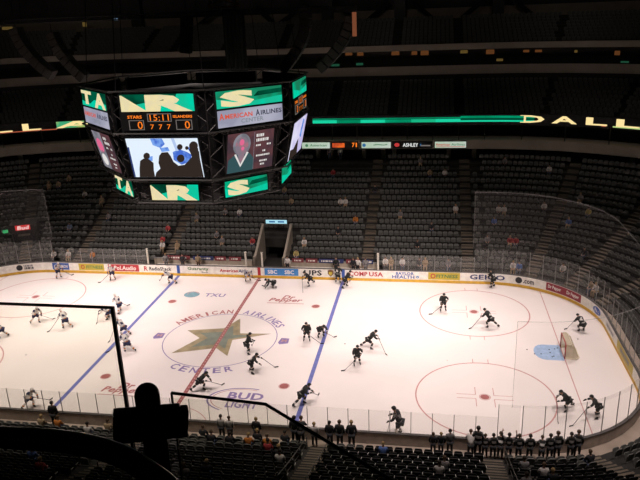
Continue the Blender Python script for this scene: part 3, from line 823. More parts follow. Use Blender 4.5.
        for q, (x0, x1, y0) in enumerate(((0.22, 0.56, 0.84), (0.22, 0.78, 0.72), (0.22, 0.40, 0.60), (0.70, 0.90, 0.60), (0.52, 0.64, 0.44), (0.24, 0.86, 0.33), (0.40, 0.72, 0.18), (0.44, 0.62, 0.09))):
            k = x0
            while k < x1 - 0.02:                     # illegible rows of small white lettering
                w = 0.035 + 0.03 * ((q * 7 + int(k * 50)) % 3) / 2
                sc.poly(mb, [(k, y0), (k + w, y0), (k + w, y0 + (0.075 if q < 2 else 0.045)), (k, y0 + (0.075 if q < 2 else 0.045))], 0.02, 3); k += w + 0.02
        tag(mb.obj('video_picture', [VGREY_L, VSKIN_L, VPINK_L, VWHITE_L, VTEAL_L], o), 'player portrait with white lettering on the screen')
    # lower LED ring
    led(f, Screen(f, 14.39, 13.33, 6.22, 6.20, 1.65, 1.62), 'lower_led_panel')
# steel frame: octagon rings, corner lattices, dark core, hangers
def octo(r, z, h=0.0):
    return [Vector((r / math.cos(PI / 8) * math.cos(-PI / 2 + PI / 8 + k * PI / 4), r / math.cos(PI / 8) * math.sin(-PI / 2 + PI / 8 + k * PI / 4), z)) for k in range(8)]
mb = MB()
for r, z in ((7.5, 20.55), (7.5, 17.95), (6.9, 14.85), (6.3, 13.15), (6.3, 14.6)):
    q = octo(r, z)
    for k in range(8): mb.bar(q[k], q[(k + 1) % 8], 0.10)
tag(mb.obj('ring_beam', TRUSS, sb), 'grey steel rim running round the scoreboard')
for k in range(8):
    mb = MB()
    for (r0, z0), (r1, z1), off in (((7.35, 17.95), (7.35, 20.5), 0.8), ((6.75, 14.9), (7.35, 17.8), 1.0), ((6.1, 13.2), (6.2, 14.5), 0.9)):
        n0, t0 = face_basis(k); n1, t1 = face_basis(k + 1)
        h0, h1 = r0 * math.tan(PI / 8), r1 * math.tan(PI / 8)
        A = [n0 * r0 + t0 * (h0 - off), n0 * r1 + t0 * (h1 - off)]; B = [n1 * r0 - t1 * (h0 - off), n1 * r1 - t1 * (h1 - off)]; C = [octo(r0, 0)[k], octo(r1, 0)[k]]
        for V in (A, B, C): V[0].z = z0; V[1].z = z1
        for V in (A, B, C): mb.bar(V[0], V[1], 0.09)
        for V, W in ((A, C), (C, B)):
            m = 4
            for i in range(m):
                f0, f1 = i / m, (i + 1) / m
                mb.bar((V if i % 2 == 0 else W)[0].lerp((V if i % 2 == 0 else W)[1], f0), (W if i % 2 == 0 else V)[0].lerp((W if i % 2 == 0 else V)[1], f1), 0.05)
    mb.obj('corner_lattice', pm('lattice_metal', (0.022, 0.02, 0.02), 0.5, 0.3), sb)
mb = MB()
q = octo(7.5, 17.95); q2 = octo(7.3, 17.72)
for k in range(8):                                  # zigzag lacing between the score ring and the video ring
    for i in range(8):
        a = q[k].lerp(q[(k + 1) % 8], i / 8); b = q2[k].lerp(q2[(k + 1) % 8], (i + 0.5) / 8); c = q[k].lerp(q[(k + 1) % 8], (i + 1) / 8)
        mb.bar(a, b, 0.05); mb.bar(b, c, 0.05)
mb.obj('lacing', TRUSS, sb)
mb = MB()
P = [octo(6.7, 19.6), octo(6.7, 17.9), octo(6.0, 14.8), octo(5.5, 13.2)]
mb.add([v for r in P for v in r], [tuple(range(8)), tuple(range(31, 23, -1))] + [(r * 8 + k, r * 8 + (k + 1) % 8, r * 8 + 8 + (k + 1) % 8, r * 8 + 8 + k) for r in range(3) for k in range(8)])
mb.obj('core', BLACK, sb)
mb = MB()
for v in octo(6.9, 20.5): mb.tube([v, (v.x * 0.75, v.y * 0.75, 36)], 0.03, 5)
tag(mb.obj('ceiling_cables', BLACK), kind='structure')

# ================================================================== RIBBON DISPLAYS AND SMALL FASCIA SIGNS
RIB_G = em('ribbon_green', (0.0, 0.30, 0.14), 1.0, (0.0, 0.22, 0.10), 0.5)
RIB_B = em('ribbon_bright_green', (0.01, 0.62, 0.34), 1.0)
RIB_D = em('ribbon_dim_green', (0.0, 0.07, 0.035), 1.0)
RIB_Y = em('ribbon_cream', (1.0, 0.78, 0.36), 1.0)
RIB_R = em('ribbon_red', (0.45, 0.10, 0.05), 1.0)
def ang_u(x, y):
    return 1 + math.atan2(y - HY, x - HX) / (PI / 2) if x > HX else (3 + (math.atan2(y - HY, x + HX) - PI / 2) / (PI / 2) if x < -HX else 2 + xv(x))
RD = 18.88
def rib_strip(mb, u0, u1, z0, z1, e, mi): sweep(mb, [(RD - e, z0), (RD - e, z1)], u0, u1, mi, n=16)
def rib_glyph(mb, ch, u, w, z0, z1, mi, e=0.05):
    vs, fs, a = glyphs(ch, 0.03)
    r = RC + RD
    arc = (PI / 2) * r
    mb.add([(lambda P: (P[0], P[1], z0 + (z1 - z0) * y))(at(u - (x - 0.5) * w / arc, RD - e)) for x, y in vs], fs, mi)
rr = thing('ribbon_display', 'long curved ribbon screen with a green stripe and cream lettering on the right', 'ribbon screen')
mb = MB(); sweep(mb, [(RD, 11.85), (RD, 13.05), (RD + 0.1, 13.05), (RD + 0.1, 11.85)], 0.9, 2 + xv(2.4), n=16, closed=True); mb.obj('screen_body', BLACK, rr)
mb = MB()
us_end, us_start = 2 + xv(2.6), 1 + (2 + xv(2.6) - 2) * 0
xs = [2.6, 5.5, 8.3, 11.2, 14.2, 17.0, 19.8]
for i in range(6):
    a, b = 2 + xv(xs[i + 1]), 2 + xv(xs[i])
    rib_strip(mb, a, b, 12.18, 12.55, 0.03, (1, 0, 1, 0, 3, 1)[i])
ue = 1 + math.radians(77.5) / (PI / 2)
rib_strip(mb, 2 + xv(19.8), 2 + xv(2.6), 12.62, 12.74, 0.03, 0)
rib_strip(mb, ue, 2 + xv(19.8), 12.62, 12.86, 0.03, 0); rib_strip(mb, ue, 2 + xv(19.8), 12.36, 12.62, 0.03, 2); rib_strip(mb, ue, 2 + xv(19.8), 12.18, 12.36, 0.03, 1)
tag(mb.obj('green_stripe', [RIB_G, RIB_B, RIB_D, em('ribbon_mid_green', (0.01, 0.45, 0.22), 1.0)], rr), 'green glowing stripe')
mb = MB()
for ch, x, y, w in (('D', 27.7, 31.4, 2.6), ('A', 31.0, 30.5, 2.7), ('L', 34.1, 29.2, 2.2), ('L', 36.9, 27.6, 2.4), ('A', 39.8, 25.4, 2.6), ('S', 42.2, 22.9, 2.4)):
    rib_glyph(mb, ch, ang_u(x, y), w, 12.1, 12.92, 0)
ua, ub = ang_u(39.2, 25.9), ang_u(34.6, 29.0)
rib_strip(mb, ua, ang_u(35.6, 28.4), 12.0, 12.14, 0.04, 1); rib_strip(mb, ang_u(35.0, 28.7), ub, 12.02, 12.12, 0.04, 2)
tag(mb.obj('lettering', [RIB_Y, em('ribbon_lime', (0.45, 0.62, 0.22), 1.0), RIB_R], rr), 'cream city name lettering')
rl = thing('ribbon_display', 'curved ribbon screen with cream lettering at the left, behind the scoreboard', 'ribbon screen')
mb = MB(); sweep(mb, [(RD, 11.85), (RD, 13.05), (RD + 0.1, 13.05), (RD + 0.1, 11.85)], 2 + xv(-19), 3.9, n=16, closed=True); mb.obj('screen_body', BLACK, rl)
mb = MB()
for ch, x, y, w in (('L', -35.7, 28.5, 2.2), ('L', -32.6, 29.9, 2.2), ('A', -38.0, 26.8, 2.2)): rib_glyph(mb, ch, ang_u(x, y), w, 12.05, 12.9, 0)
u0, u1 = ang_u(-24.5, 31.9), ang_u(-29.8, 30.9)
rib_strip(mb, u0, u1, 12.1, 12.9, 0.03, 1); rib_glyph(mb, 'A', ang_u(-27.3, 31.5), 5.4, 12.1, 12.9, 0)
rib_strip(mb, ang_u(-29.8, 30.9), ang_u(-36.6, 27.9), 11.95, 12.05, 0.03, 2)
tag(mb.obj('lettering', [RIB_Y, em('ribbon_green_wash', (0.05, 0.38, 0.18), 1.0, (0.35, 0.45, 0.12), 0.5), RIB_R], rl), 'cream city name lettering on a green wash')

FY = 12.95 + DT - 0.35
SIGN_W = em('lit_sign_white', (0.42, 0.54, 0.41), 1.0, (0.50, 0.58, 0.50), 1.0)
def fascia_sign(x0, x1, face, items, label):
    t = thing('fascia_sign', label, 'sign', ((x0 + x1) / 2, FY, 9.5))
    w = x1 - x0
    m = MB(); m.box((0, -0.07, 0.38), (w, 0.12, 0.84)); m.obj('sign_box', BLACK, t)
    if face:
        m = MB(); m.box((0, -0.14, 0.38), (w - 0.12, 0.02, 0.70)); m.obj('sign_face', face, t)
    for (s, x, z, ww, h, mt) in items:
        m = MB()
        if s == '@': m.add([(x + ww / 2 * math.cos(2 * PI * k / 14), -0.17, z + h / 2 * math.sin(2 * PI * k / 14)) for k in range(14)], [tuple(range(14))[::-1]])
        elif s == '#': m.box((x, -0.16, z), (ww, 0.02, h))
        else: lettering(m, s, (x, -0.165, z), X3, (0, 0, 1), ww, h)
        m.obj({'@': 'round_mark', '#': 'lit_bar'}.get(s, 'lettering'), mt, t)
SG, SR = em('sign_green_ink', (0.07, 0.20, 0.10), 1.0), em('sign_red_ink', (0.5, 0.04, 0.04), 1.0)
SB_ = em('sign_blue_ink', (0.03, 0.14, 0.32), 1.0); SWW = em('sign_white_ink', (0.8, 0.82, 0.8), 1.0)
fascia_sign(1.45, 4.9, SIGN_W, [('American', 0.3, 0.40, 2.0, 0.28, SG), ('@', -1.1, 0.38, 0.35, 0.35, SG)], 'pale green lit sign on the suite fascia, right beside the scoreboard')
fascia_sign(5.0, 8.2, None, [('#', -0.75, 0.38, 1.45, 0.52, em('sign_orange', (0.75, 0.13, 0.02), 1.0, (0.45, 0.06, 0.02), 2.0)), ('7', 1.0, 0.42, 0.32, 0.5, ORANGE_L), ('1', 1.35, 0.42, 0.14, 0.5, ORANGE_L), ('0', -0.9, 0.4, 0.3, 0.4, INK_L), ('15', -0.45, 0.4, 0.35, 0.4, INK_L)], 'small orange lit scoreboard on the suite fascia')
fascia_sign(8.5, 12.0, SIGN_W, [('@', -1.4, 0.38, 0.42, 0.42, SB_), ('~', 0.5, 0.42, 1.6, 0.16, SG)], 'pale lit sign with a blue round mark on the suite fascia')
fascia_sign(12.1, 16.7, None, [('ASHLEY', -0.2, 0.38, 1.75, 0.42, SWW), ('@', -1.75, 0.40, 0.6, 0.45, SR), ('t', 0.95, 0.4, 0.2, 0.3, SB_), ('#', 1.5, 0.30, 1.1, 0.14, FRAME_G)], 'black sign with white furniture store lettering on the suite fascia')
fascia_sign(16.9, 20.5, SIGN_W, [('American', -0.85, 0.42, 1.6, 0.3, SR), ('Airlines', 0.85, 0.42, 1.5, 0.3, SG), ('#', 0, 0.16, 3.2, 0.05, SR)], 'pale lit airline sign on the suite fascia, rightmost of the row')
# ================================================================== SEATS
AISW = 0.72
def near_aisle(seg, x, y, a, d):
    """distance along the row to the closest aisle centre, negative when it lies to the left as seen from behind"""
    if seg in (2, 6):
        c = [k for s, k in AIS if s == seg]
        return min(abs(x - k) for k in c)
    if seg in (1, 3, 5, 7):
        r = RC + d
        aa = {1: a, 3: PI - a, 5: a - PI, 7: 2 * PI - a}[seg]
        return min(abs(aa - math.radians(k)) * r for k in (23, 45.5, 67))
    return 9
def seat_row(d, pitch, lower=True, segs=range(8), shift=0.0):
    out = []
    for seg in segs:
        L = 2 * HX if seg in (2, 6) else 2 * HY if seg in (0, 4) else (RC + d) * PI / 2
        n = int(L / pitch)
        for i in range(n - (1 if shift else 0)):
            x, y, a = loc(seg, (i + 0.5 + shift) / n, d)
            if lower and near_aisle(seg, x, y, a, d) < AISW: continue
            out.append((seg, x, y, a))
    return out
VOMC = (-27.6, 17.4)
def blocked(k, x, y):
    if y > 0 and k <= 5 and VX0 - 0.55 < x < VX1 + 0.55: return True
    if y > 20 and k >= 16 and (2.6 < x < 11.6 or -11.6 < x < -4.5 or 18.4 < abs(x) < 22.0): return True
    if y > 0 and x < -20 and math.hypot(x - VOMC[0], y - VOMC[1]) < 2.0: return True
    return False
# local seat: looks along +Y, floor at z 0
def rounded(w, h, r, z0, n=3):
    p = [(-w / 2, z0), (w / 2, z0)]
    for i in range(n + 1):
        a = PI / 2 * i / n; p.append((w / 2 - r + r * math.cos(a), z0 + h - r + r * math.sin(a)))
    for i in range(n + 1):
        a = PI / 2 + PI / 2 * i / n; p.append((-w / 2 + r + r * math.cos(a), z0 + h - r + r * math.sin(a)))
    return p
mb = MB(); mb.prism(rounded(0.50, 0.46, 0.08, 0.42), (0, -0.20, 0), (1, 0, 0), (0, -0.14, 0.99), 0.05)
SEAT_BACK = mb.mesh('backrest')
mb = MB(); mb.prism(rounded(0.43, 0.38, 0.08, 0.0), (0, -0.12, 0.42), (1, 0, 0), (0, 0.25, 0.97), 0.06)
SEAT_PAN = mb.mesh('seat_pan')
mb = MB(); mb.prism(rounded(0.43, 0.38, 0.08, 0.0), (0, -0.16, 0.41), (1, 0, 0), (0, 0.99, 0.04), 0.06)
SEAT_PAN_DOWN = mb.mesh('seat_pan')
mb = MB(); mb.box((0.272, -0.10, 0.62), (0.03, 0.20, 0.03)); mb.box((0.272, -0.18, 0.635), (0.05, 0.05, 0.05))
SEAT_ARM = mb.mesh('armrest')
mb = MB(); mb.box((0, -0.17, 0.21), (0.07, 0.10, 0.42)); mb.box((0, -0.15, 0.43), (0.40, 0.12, 0.04))
SEAT_LEG = mb.mesh('pedestal')
def world_to_cam_px(p):
    v = cam.rotation_euler.to_matrix().transposed() @ (Vector(p) - cam.location)
    return (320 + 669.22 * v.x / -v.z, 240 - 669.22 * v.y / -v.z)
rows = []
for k in range(ROWS):
    d = D0 + DD * k + 0.52
    for seg, x, y, a in seat_row(d, 0.545, shift=0.5 * (k % 2)):
        if not blocked(k, x, y): rows.append((k, seg, x, y, a))
FAR = [(-30.4,15.2,'white and red'),(-23.0,14.6,'white'),(-21.0,14.9,'white and red'),(-23.2,18.7,'blue grey'),(-23.9,24.3,'white'),(-28.5,25.2,'tan'),(-27.6,25.5,'tan'),(-26.6,26.3,'tan'),(-21.1,22.9,'tan'),(-19.6,20.9,'grey'),(-18.6,14.9,'orange'),(-11.3,16.5,'white'),(-10.6,17.3,'red'),(-5.8,18.1,'grey'),(-5.1,17.2,'grey'),(-3.9,21.8,'white'),(-5.6,21.7,'grey'),(-8.9,20.8,'grey'),(0.0,24.8,'tan'),(1.5,23.2,'tan'),(4.0,17.5,'white'),(3.3,15.7,'yellow'),(-11.2,18.7,'red'),(-9.4,16.4,'tan'),(-1.8,17.4,'red'),(6.9,23.2,'white'),(7.5,23.1,'white'),(8.9,20.3,'orange'),(7.4,19.1,'dark'),(13.3,21.1,'grey'),(16.5,19.6,'dark'),(15.6,17.4,'dark'),(19.3,22.8,'white'),(16.6,27.2,'tan'),(18.2,28.0,'white'),(15.5,29.2,'grey'),(5.3,28.0,'red'),(12.5,14.4,'white'),(13.1,14.4,'tan'),(13.8,14.4,'white'),(15.4,14.4,'dark'),(16.2,14.4,'tan'),(18.6,14.4,'grey'),(23.4,22.5,'white'),(24.0,22.4,'white'),(32.2,20.6,'yellow'),(28.3,22.5,'white'),(30.1,19.5,'blue'),(31.8,14.5,'dark'),(22.1,17.9,'grey'),(24.4,18.2,'red'),(25.2,18.0,'red'),(22.8,20.7,'blue'),(31.4,22.6,'grey'),(29.3,27.5,'white'),(24.9,29.2,'grey'),(24.3,14.3,'white'),(25.0,14.1,'blue'),(28.5,13.0,'white'),(31.4,9.1,'white'),(30.7,10.1,'tan')]
NEARP = [(17.1,-17.7,'white','in the white shirt, below the three fans under the circle'),(17.7,-17.0,'grey','in grey, just behind the white shirt'),(14.1,-15.8,'blue','in pale blue, below the pale padded skater'),(20.9,-18.6,'grey','in grey at the bottom edge, right of the right stairs'),(22.2,-17.1,'white','in white, at the bottom edge of the right block'),(22.9,-17.9,'dark','in dark clothes, lowest on the right'),(21.8,-16.4,'grey','in grey, left of the white one on the right'),(26.3,-15.0,'dark','in dark clothes, in the near right corner'),(27.4,-16.6,'pink','in a pink shirt, in the near right corner'),(28.0,-15.2,'dark','in dark clothes, rightmost in the near corner'),
 (5.2,-21.8,'grey','in grey at the bottom, right of the black post'),(5.9,-20.9,'dark','in dark clothes at the bottom, right of the black post'),(-1.5,-17.9,'blue','in blue, left of the black post'),(-3.2,-20.9,'blue','in blue, under the curved rail at the left'),(-1.4,-22.6,'red','in red, under the curved rail at the left'),(7.7,-16.6,'red','in red, left of the middle stairs'),(7.8,-15.4,'orange','in orange, left of the middle stairs'),(6.4,-15.4,'orange','in orange, farther left of the middle stairs'),(9.2,-18.2,'white','in white beside the middle stairs'),(-5.6,-14.6,'orange','in orange near the left bench'),(-6.8,-14.6,'tan','in tan near the left bench'),(-3.3,-15.3,'white','in white, left of the black box'),(-2.4,-14.6,'tan','in tan, left of the black box'),(8.6,-17.1,'dark','in dark clothes, left of the middle stairs'),(5.7,-15.8,'dark','in dark clothes, right of the black box'),(4.6,-15.8,'dark','in dark clothes, nearest right of the black box'),(7.0,-14.6,'dark','in dark clothes in the front row, fourth left of the stairs'),(8.3,-14.6,'dark','in dark clothes in the front row, second left of the stairs'),(3.4,-14.6,'dark','in dark clothes in the front row, behind the black box')]
TAKEN = {}
for src, lst in (('far', FAR), ('near', NEARP)):
    for i, q in enumerate(lst):
        best = min((r for r in rows if id(r) not in TAKEN and not (r[3] > 13 and r[0] == 0 and -11.4 < r[2] < 11.5)), key=lambda r: (r[2] - q[0]) ** 2 + (r[3] - q[1]) ** 2)
        TAKEN[id(best)] = (src, i, best)
SEAT_FOR = {(src, i): best for src, i, best in TAKEN.values()}
cand = []
for r in rows:
    k, seg, x, y, a = r
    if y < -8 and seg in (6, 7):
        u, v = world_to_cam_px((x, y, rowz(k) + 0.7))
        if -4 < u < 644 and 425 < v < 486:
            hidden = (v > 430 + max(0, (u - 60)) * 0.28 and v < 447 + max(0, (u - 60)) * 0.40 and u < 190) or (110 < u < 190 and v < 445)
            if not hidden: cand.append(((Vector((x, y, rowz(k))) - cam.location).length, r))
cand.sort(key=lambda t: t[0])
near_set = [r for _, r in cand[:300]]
near_ids = set(id(r) for r in near_set)
STAIRN = {-20.3: 'far left stairs', -10.45: 'left stairs', 0.0: 'post side stairs', 10.45: 'middle stairs', 20.3: 'right stairs'}
SEAT_POS = {}
for seg in (6, 7):
    for k in range(ROWS):
        line = [r for r in near_set if r[0] == k and r[1] == seg]
        allr = [r for r in rows if r[0] == k and r[1] == seg]
        for r in line:
            _, _, x, y, a = r
            if seg == 6:
                c = min(STAIRN, key=lambda s: abs(s - x))
                between = sum(1 for q in allr if (c < q[2] <= x + 1e-6) or (x - 1e-6 <= q[2] < c))
                where = '%s seat %s of the %s' % (ordn(between), 'right' if x > c else 'left', STAIRN[c])
            else:
                first = sum(1 for q in allr if q[4] <= a + 1e-6)
                where = '%s seat round the near right corner' % ordn(first)
            t = thing('stadium_seat', 'charcoal seat, %s row behind near glass, %s' % (ordn(k + 1), where), 'seat', (x, y, rowz(k)), a + PI / 2, 'charcoal folding seats of the near stand')
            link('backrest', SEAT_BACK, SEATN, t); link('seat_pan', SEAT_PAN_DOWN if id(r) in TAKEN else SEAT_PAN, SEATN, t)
            tag(link('armrest', SEAT_ARM, SEATL, t), 'armrest paled to stand in for highlights'); link('pedestal', SEAT_LEG, BLACK, t)
# every other seat of the bowl, past counting: one object
mb = MB()
def rest_seat(x, y, z, a, down=False):
    M = Matrix.Rotation(a + PI / 2, 3, 'Z'); c = Vector((x, y, z))
    for pl, o, ay, dep in ((rounded(0.46, 0.46, 0.09, 0.42, 1), (0, -0.20, 0), (0, -0.14, 0.99), 0.05), (rounded(0.43, 0.38, 0.08, 0.0, 1), (0, -0.12, 0.42), (0, 0.99, 0.04) if down else (0, 0.25, 0.97), 0.06)):
        mb.prism(pl, c + M @ Vector(o), M @ Vector((1, 0, 0)), M @ Vector(ay), dep)
for r in rows:
    k, seg, x, y, a = r
    if id(r) in near_ids or seg == 5 or (seg == 6 and x < -16): continue
    if y > 13 and k == 0 and -11.4 < x < 11.5: continue       # the penalty box stands here
    rest_seat(x, y, rowz(k), a, id(r) in TAKEN)
for tier, n, d0, zf in (('club', 9, CD0, clubz), ('upper', 9, 29.0, upz)):
    for k in range(n):
        d = d0 + 0.85 * k + 0.52
        for seg, x, y, a in seat_row(d, 0.55, False, (1, 2, 3)):
            s_ = abs(((x + 60) % 7.6) - 3.8) < 0.55 if seg == 2 else (math.degrees(a) % 15) < 1.2
            if s_: continue
            rest_seat(x, y, zf(k), a)
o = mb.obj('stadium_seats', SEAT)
tag(o, 'thousands of empty grey folding seats filling the stands around the rink', 'seats', None, 'stuff')

# ================================================================== PEOPLE
def skin_mesh(name, chains, sub=1):
    """chains: list of (points dict order, edges, radii); grows one smooth surface per chain"""
    bm = bmesh.new(); lay = bm.verts.layers.skin.verify()
    for pts, edges, rad, root in chains:
        vs = {}
        for k, p in pts.items():
            v = bm.verts.new(p); r = rad[k]
            v[lay].radius = r if isinstance(r, tuple) else (r, r)
            v[lay].use_root = (k == root)
            vs[k] = v
        for a, b in edges: bm.edges.new((vs[a], vs[b]))
    me = bpy.data.meshes.new(name); bm.to_mesh(me); bm.free()
    ob = bpy.data.objects.new(name, me); COL.objects.link(ob)
    sk = ob.modifiers.new('skin', 'SKIN'); sk.use_smooth_shade = True
    if sub:
        ss = ob.modifiers.new('sub', 'SUBSURF'); ss.levels = sub; ss.render_levels = sub
    dg = bpy.context.evaluated_depsgraph_get(); dg.update()
    out = bpy.data.meshes.new_from_object(ob.evaluated_get(dg))
    out.name = name
    bpy.data.objects.remove(ob); bpy.data.meshes.remove(me)
    for p in out.polygons: p.use_smooth = True
    return out
V = Vector
def pose(kind, mir=1):
    """joint positions; the figure looks along +Y, ground at z 0"""
    J = {}
    if kind == 'skate':
        J = dict(pel=(0, -.10, .80), wai=(0, .04, .98), che=(0, .22, 1.18), nek=(0, .36, 1.36), hed=(0, .43, 1.50),
                 shl=(-.22, .28, 1.28), ell=(-.36, .36, 1.02), wrl=(-.24, .56, .88), shr=(.22, .28, 1.28), elr=(.40, .26, 1.03), wrr=(.17, .58, 1.06),
                 hil=(-.11, -.10, .78), knl=(-.15, .20, .50), anl=(-.17, .06, .13), hir=(.11, -.10, .78), knr=(.22, -.12, .46), anr=(.36, -.42, .14))
    elif kind == 'glide':
        J = dict(pel=(0, -.05, .88), wai=(0, .02, 1.06), che=(0, .12, 1.28), nek=(0, .22, 1.48), hed=(0, .27, 1.62),
                 shl=(-.22, .16, 1.40), ell=(-.34, .26, 1.13), wrl=(-.26, .50, .98), shr=(.22, .16, 1.40), elr=(.37, .20, 1.14), wrr=(.20, .48, 1.12),
                 hil=(-.11, -.05, .86), knl=(-.17, .12, .50), anl=(-.22, .02, .13), hir=(.11, -.05, .86), knr=(.18, .08, .50), anr=(.24, -.06, .13))
    elif kind == 'stride':
        J = dict(pel=(0, -.05, .82), wai=(0, .10, 1.00), che=(0, .30, 1.18), nek=(0, .45, 1.33), hed=(0, .53, 1.46),
                 shl=(-.22, .36, 1.27), ell=(-.32, .52, 1.02), wrl=(-.14, .74, .92), shr=(.22, .36, 1.27), elr=(.42, .28, 1.06), wrr=(.26, .60, 1.02),
                 hil=(-.11, -.05, .80), knl=(-.14, .26, .52), anl=(-.14, .12, .13), hir=(.11, -.05, .80), knr=(.20, -.26, .52), anr=(.30, -.62, .24))
    elif kind == 'crouch':
        J = dict(pel=(0, -.18, .66), wai=(0, .02, .80), che=(0, .26, .92), nek=(0, .42, 1.04), hed=(0, .51, 1.14),
                 shl=(-.22, .32, 1.00), ell=(-.34, .42, .74), wrl=(-.20, .64, .62), shr=(.22, .32, 1.00), elr=(.38, .34, .76), wrr=(.14, .64, .76),
                 hil=(-.12, -.18, .64), knl=(-.22, .14, .46), anl=(-.24, -.06, .13), hir=(.12, -.18, .64), knr=(.22, .14, .46), anr=(.24, -.06, .13))
    elif kind == 'kneel':
        J = dict(pel=(0, -.22, .50), wai=(0, -.02, .60), che=(0, .22, .66), nek=(0, .40, .72), hed=(0, .52, .78),
                 shl=(-.22, .28, .70), ell=(-.36, .40, .42), wrl=(-.30, .62, .16), shr=(.22, .28, .70), elr=(.36, .40, .42), wrr=(.28, .62, .16),
                 hil=(-.12, -.22, .48), knl=(-.34, .02, .12), anl=(-.46, -.36, .13), hir=(.12, -.22, .48), knr=(.34, .02, .12), anr=(.46, -.36, .13))
    elif kind == 'reach':
        J = dict(pel=(0, -.05, .84), wai=(0, .08, 1.02), che=(0, .24, 1.20), nek=(0, .38, 1.36), hed=(0, .45, 1.50),
                 shl=(-.22, .32, 1.28), ell=(-.42, .52, 1.16), wrl=(-.50, .78, 1.06), shr=(.22, .32, 1.28), elr=(.44, .40, 1.10), wrr=(.52, .64, .98),
                 hil=(-.11, -.05, .82), knl=(-.18, .18, .50), anl=(-.22, .04, .13), hir=(.11, -.05, .82), knr=(.20, .0, .48), anr=(.32, -.22, .13))
    elif kind == 'stand':
        J = dict(pel=(0, 0, .93), wai=(0, .01, 1.10), che=(0, .01, 1.30), nek=(0, .0, 1.50), hed=(0, .03, 1.65),
                 shl=(-.19, 0, 1.42), ell=(-.25, -.02, 1.14), wrl=(-.24, .10, .90), shr=(.19, 0, 1.42), elr=(.25, -.02, 1.14), wrr=(.24, .10, .90),
                 hil=(-.09, 0, .91), knl=(-.11, .03, .50), anl=(-.12, -.02, .09), hir=(.09, 0, .91), knr=(.11, .03, .50), anr=(.12, -.02, .09))
    elif kind == 'lean':
        J = dict(pel=(0, -.10, .92), wai=(0, -.02, 1.08), che=(0, .10, 1.26), nek=(0, .20, 1.44), hed=(0, .26, 1.58),
                 shl=(-.19, .13, 1.36), ell=(-.27, .26, 1.12), wrl=(-.18, .44, 1.16), shr=(.19, .13, 1.36), elr=(.27, .26, 1.12), wrr=(.18, .44, 1.16),
                 hil=(-.09, -.10, .90), knl=(-.11, -.02, .50), anl=(-.12, -.04, .09), hir=(.09, -.10, .90), knr=(.11, -.02, .50), anr=(.12, -.04, .09))
    elif kind == 'cheer':
        J = dict(pel=(0, 0, .93), wai=(0, .01, 1.10), che=(0, .01, 1.30), nek=(0, .0, 1.50), hed=(0, .03, 1.65),
                 shl=(-.19, 0, 1.43), ell=(-.40, .06, 1.50), wrl=(-.38, .10, 1.76), shr=(.19, 0, 1.43), elr=(.40, .06, 1.50), wrr=(.38, .10, 1.76),
                 hil=(-.09, 0, .91), knl=(-.11, .03, .50), anl=(-.12, -.02, .09), hir=(.09, 0, .91), knr=(.11, .03, .50), anr=(.12, -.02, .09))
    elif kind == 'sit':
        J = dict(pel=(0, -.08, .53), wai=(0, -.08, .70), che=(0, -.05, .90), nek=(0, -.02, 1.10), hed=(0, .03, 1.25),
                 shl=(-.19, -.04, 1.02), ell=(-.25, .04, .76), wrl=(-.14, .26, .68), shr=(.19, -.04, 1.02), elr=(.25, .04, .76), wrr=(.14, .26, .68),
                 hil=(-.09, -.06, .53), knl=(-.13, .36, .52), anl=(-.13, .34, .09), hir=(.09, -.06, .53), knr=(.13, .36, .52), anr=(.13, .34, .09))
    J = {k: V(p) for k, p in J.items()}
    if mir < 0:
        K = {}
        for k, p in J.items():
            kk = k[:-1] + {'l': 'r', 'r': 'l'}[k[-1]] if k[:-1] in ('sh', 'el', 'wr', 'hi', 'kn', 'an') else k
            K[kk] = V((-p.x, p.y, p.z))
        J = K
    return J
def hand_chains(J, s, grip):
    """palm and five bent fingers at the wrist s ('l' or 'r')"""
    w = J['wr' + s]; e = J['el' + s]
    d = (w - e).normalized()
    side = d.cross(V((0, 0, 1)))
    side = side.normalized() if side.length > 0.1 else V((1, 0, 0))
    dn = side.cross(d).normalized()
    if dn.z > 0: dn = -dn
    pts = {'p': w + d * 0.09}; rad = {'p': (0.040, 0.026)}; ed = []
    sg = 1 if s == 'l' else -1
    for i, ln in enumerate((0.075, 0.085, 0.080, 0.062)):
        o = side * ((i - 1.5) * 0.021)
        c = 1.0 if grip else 0.35
        a, b = 'f%da' % i, 'f%db' % i
        pts[a] = w + d * (0.10 + ln * 0.5) + o + dn * (ln * 0.35 * c); pts[b] = w + d * (0.10 + ln * (0.62 if grip else 0.95)) + o * 1.1 + dn * (ln * 0.9 * c)
        rad[a] = 0.0105; rad[b] = 0.009; ed += [('p', a), (a, b)]
    pts['ta'] = w + d * 0.06 + side * (0.045 * sg) + dn * 0.02; pts['tb'] = w + d * 0.105 + side * (0.055 * sg) + dn * 0.045
    rad['ta'] = 0.013; rad['tb'] = 0.010; ed += [('p', 'ta'), ('ta', 'tb')]
    return pts, ed, rad
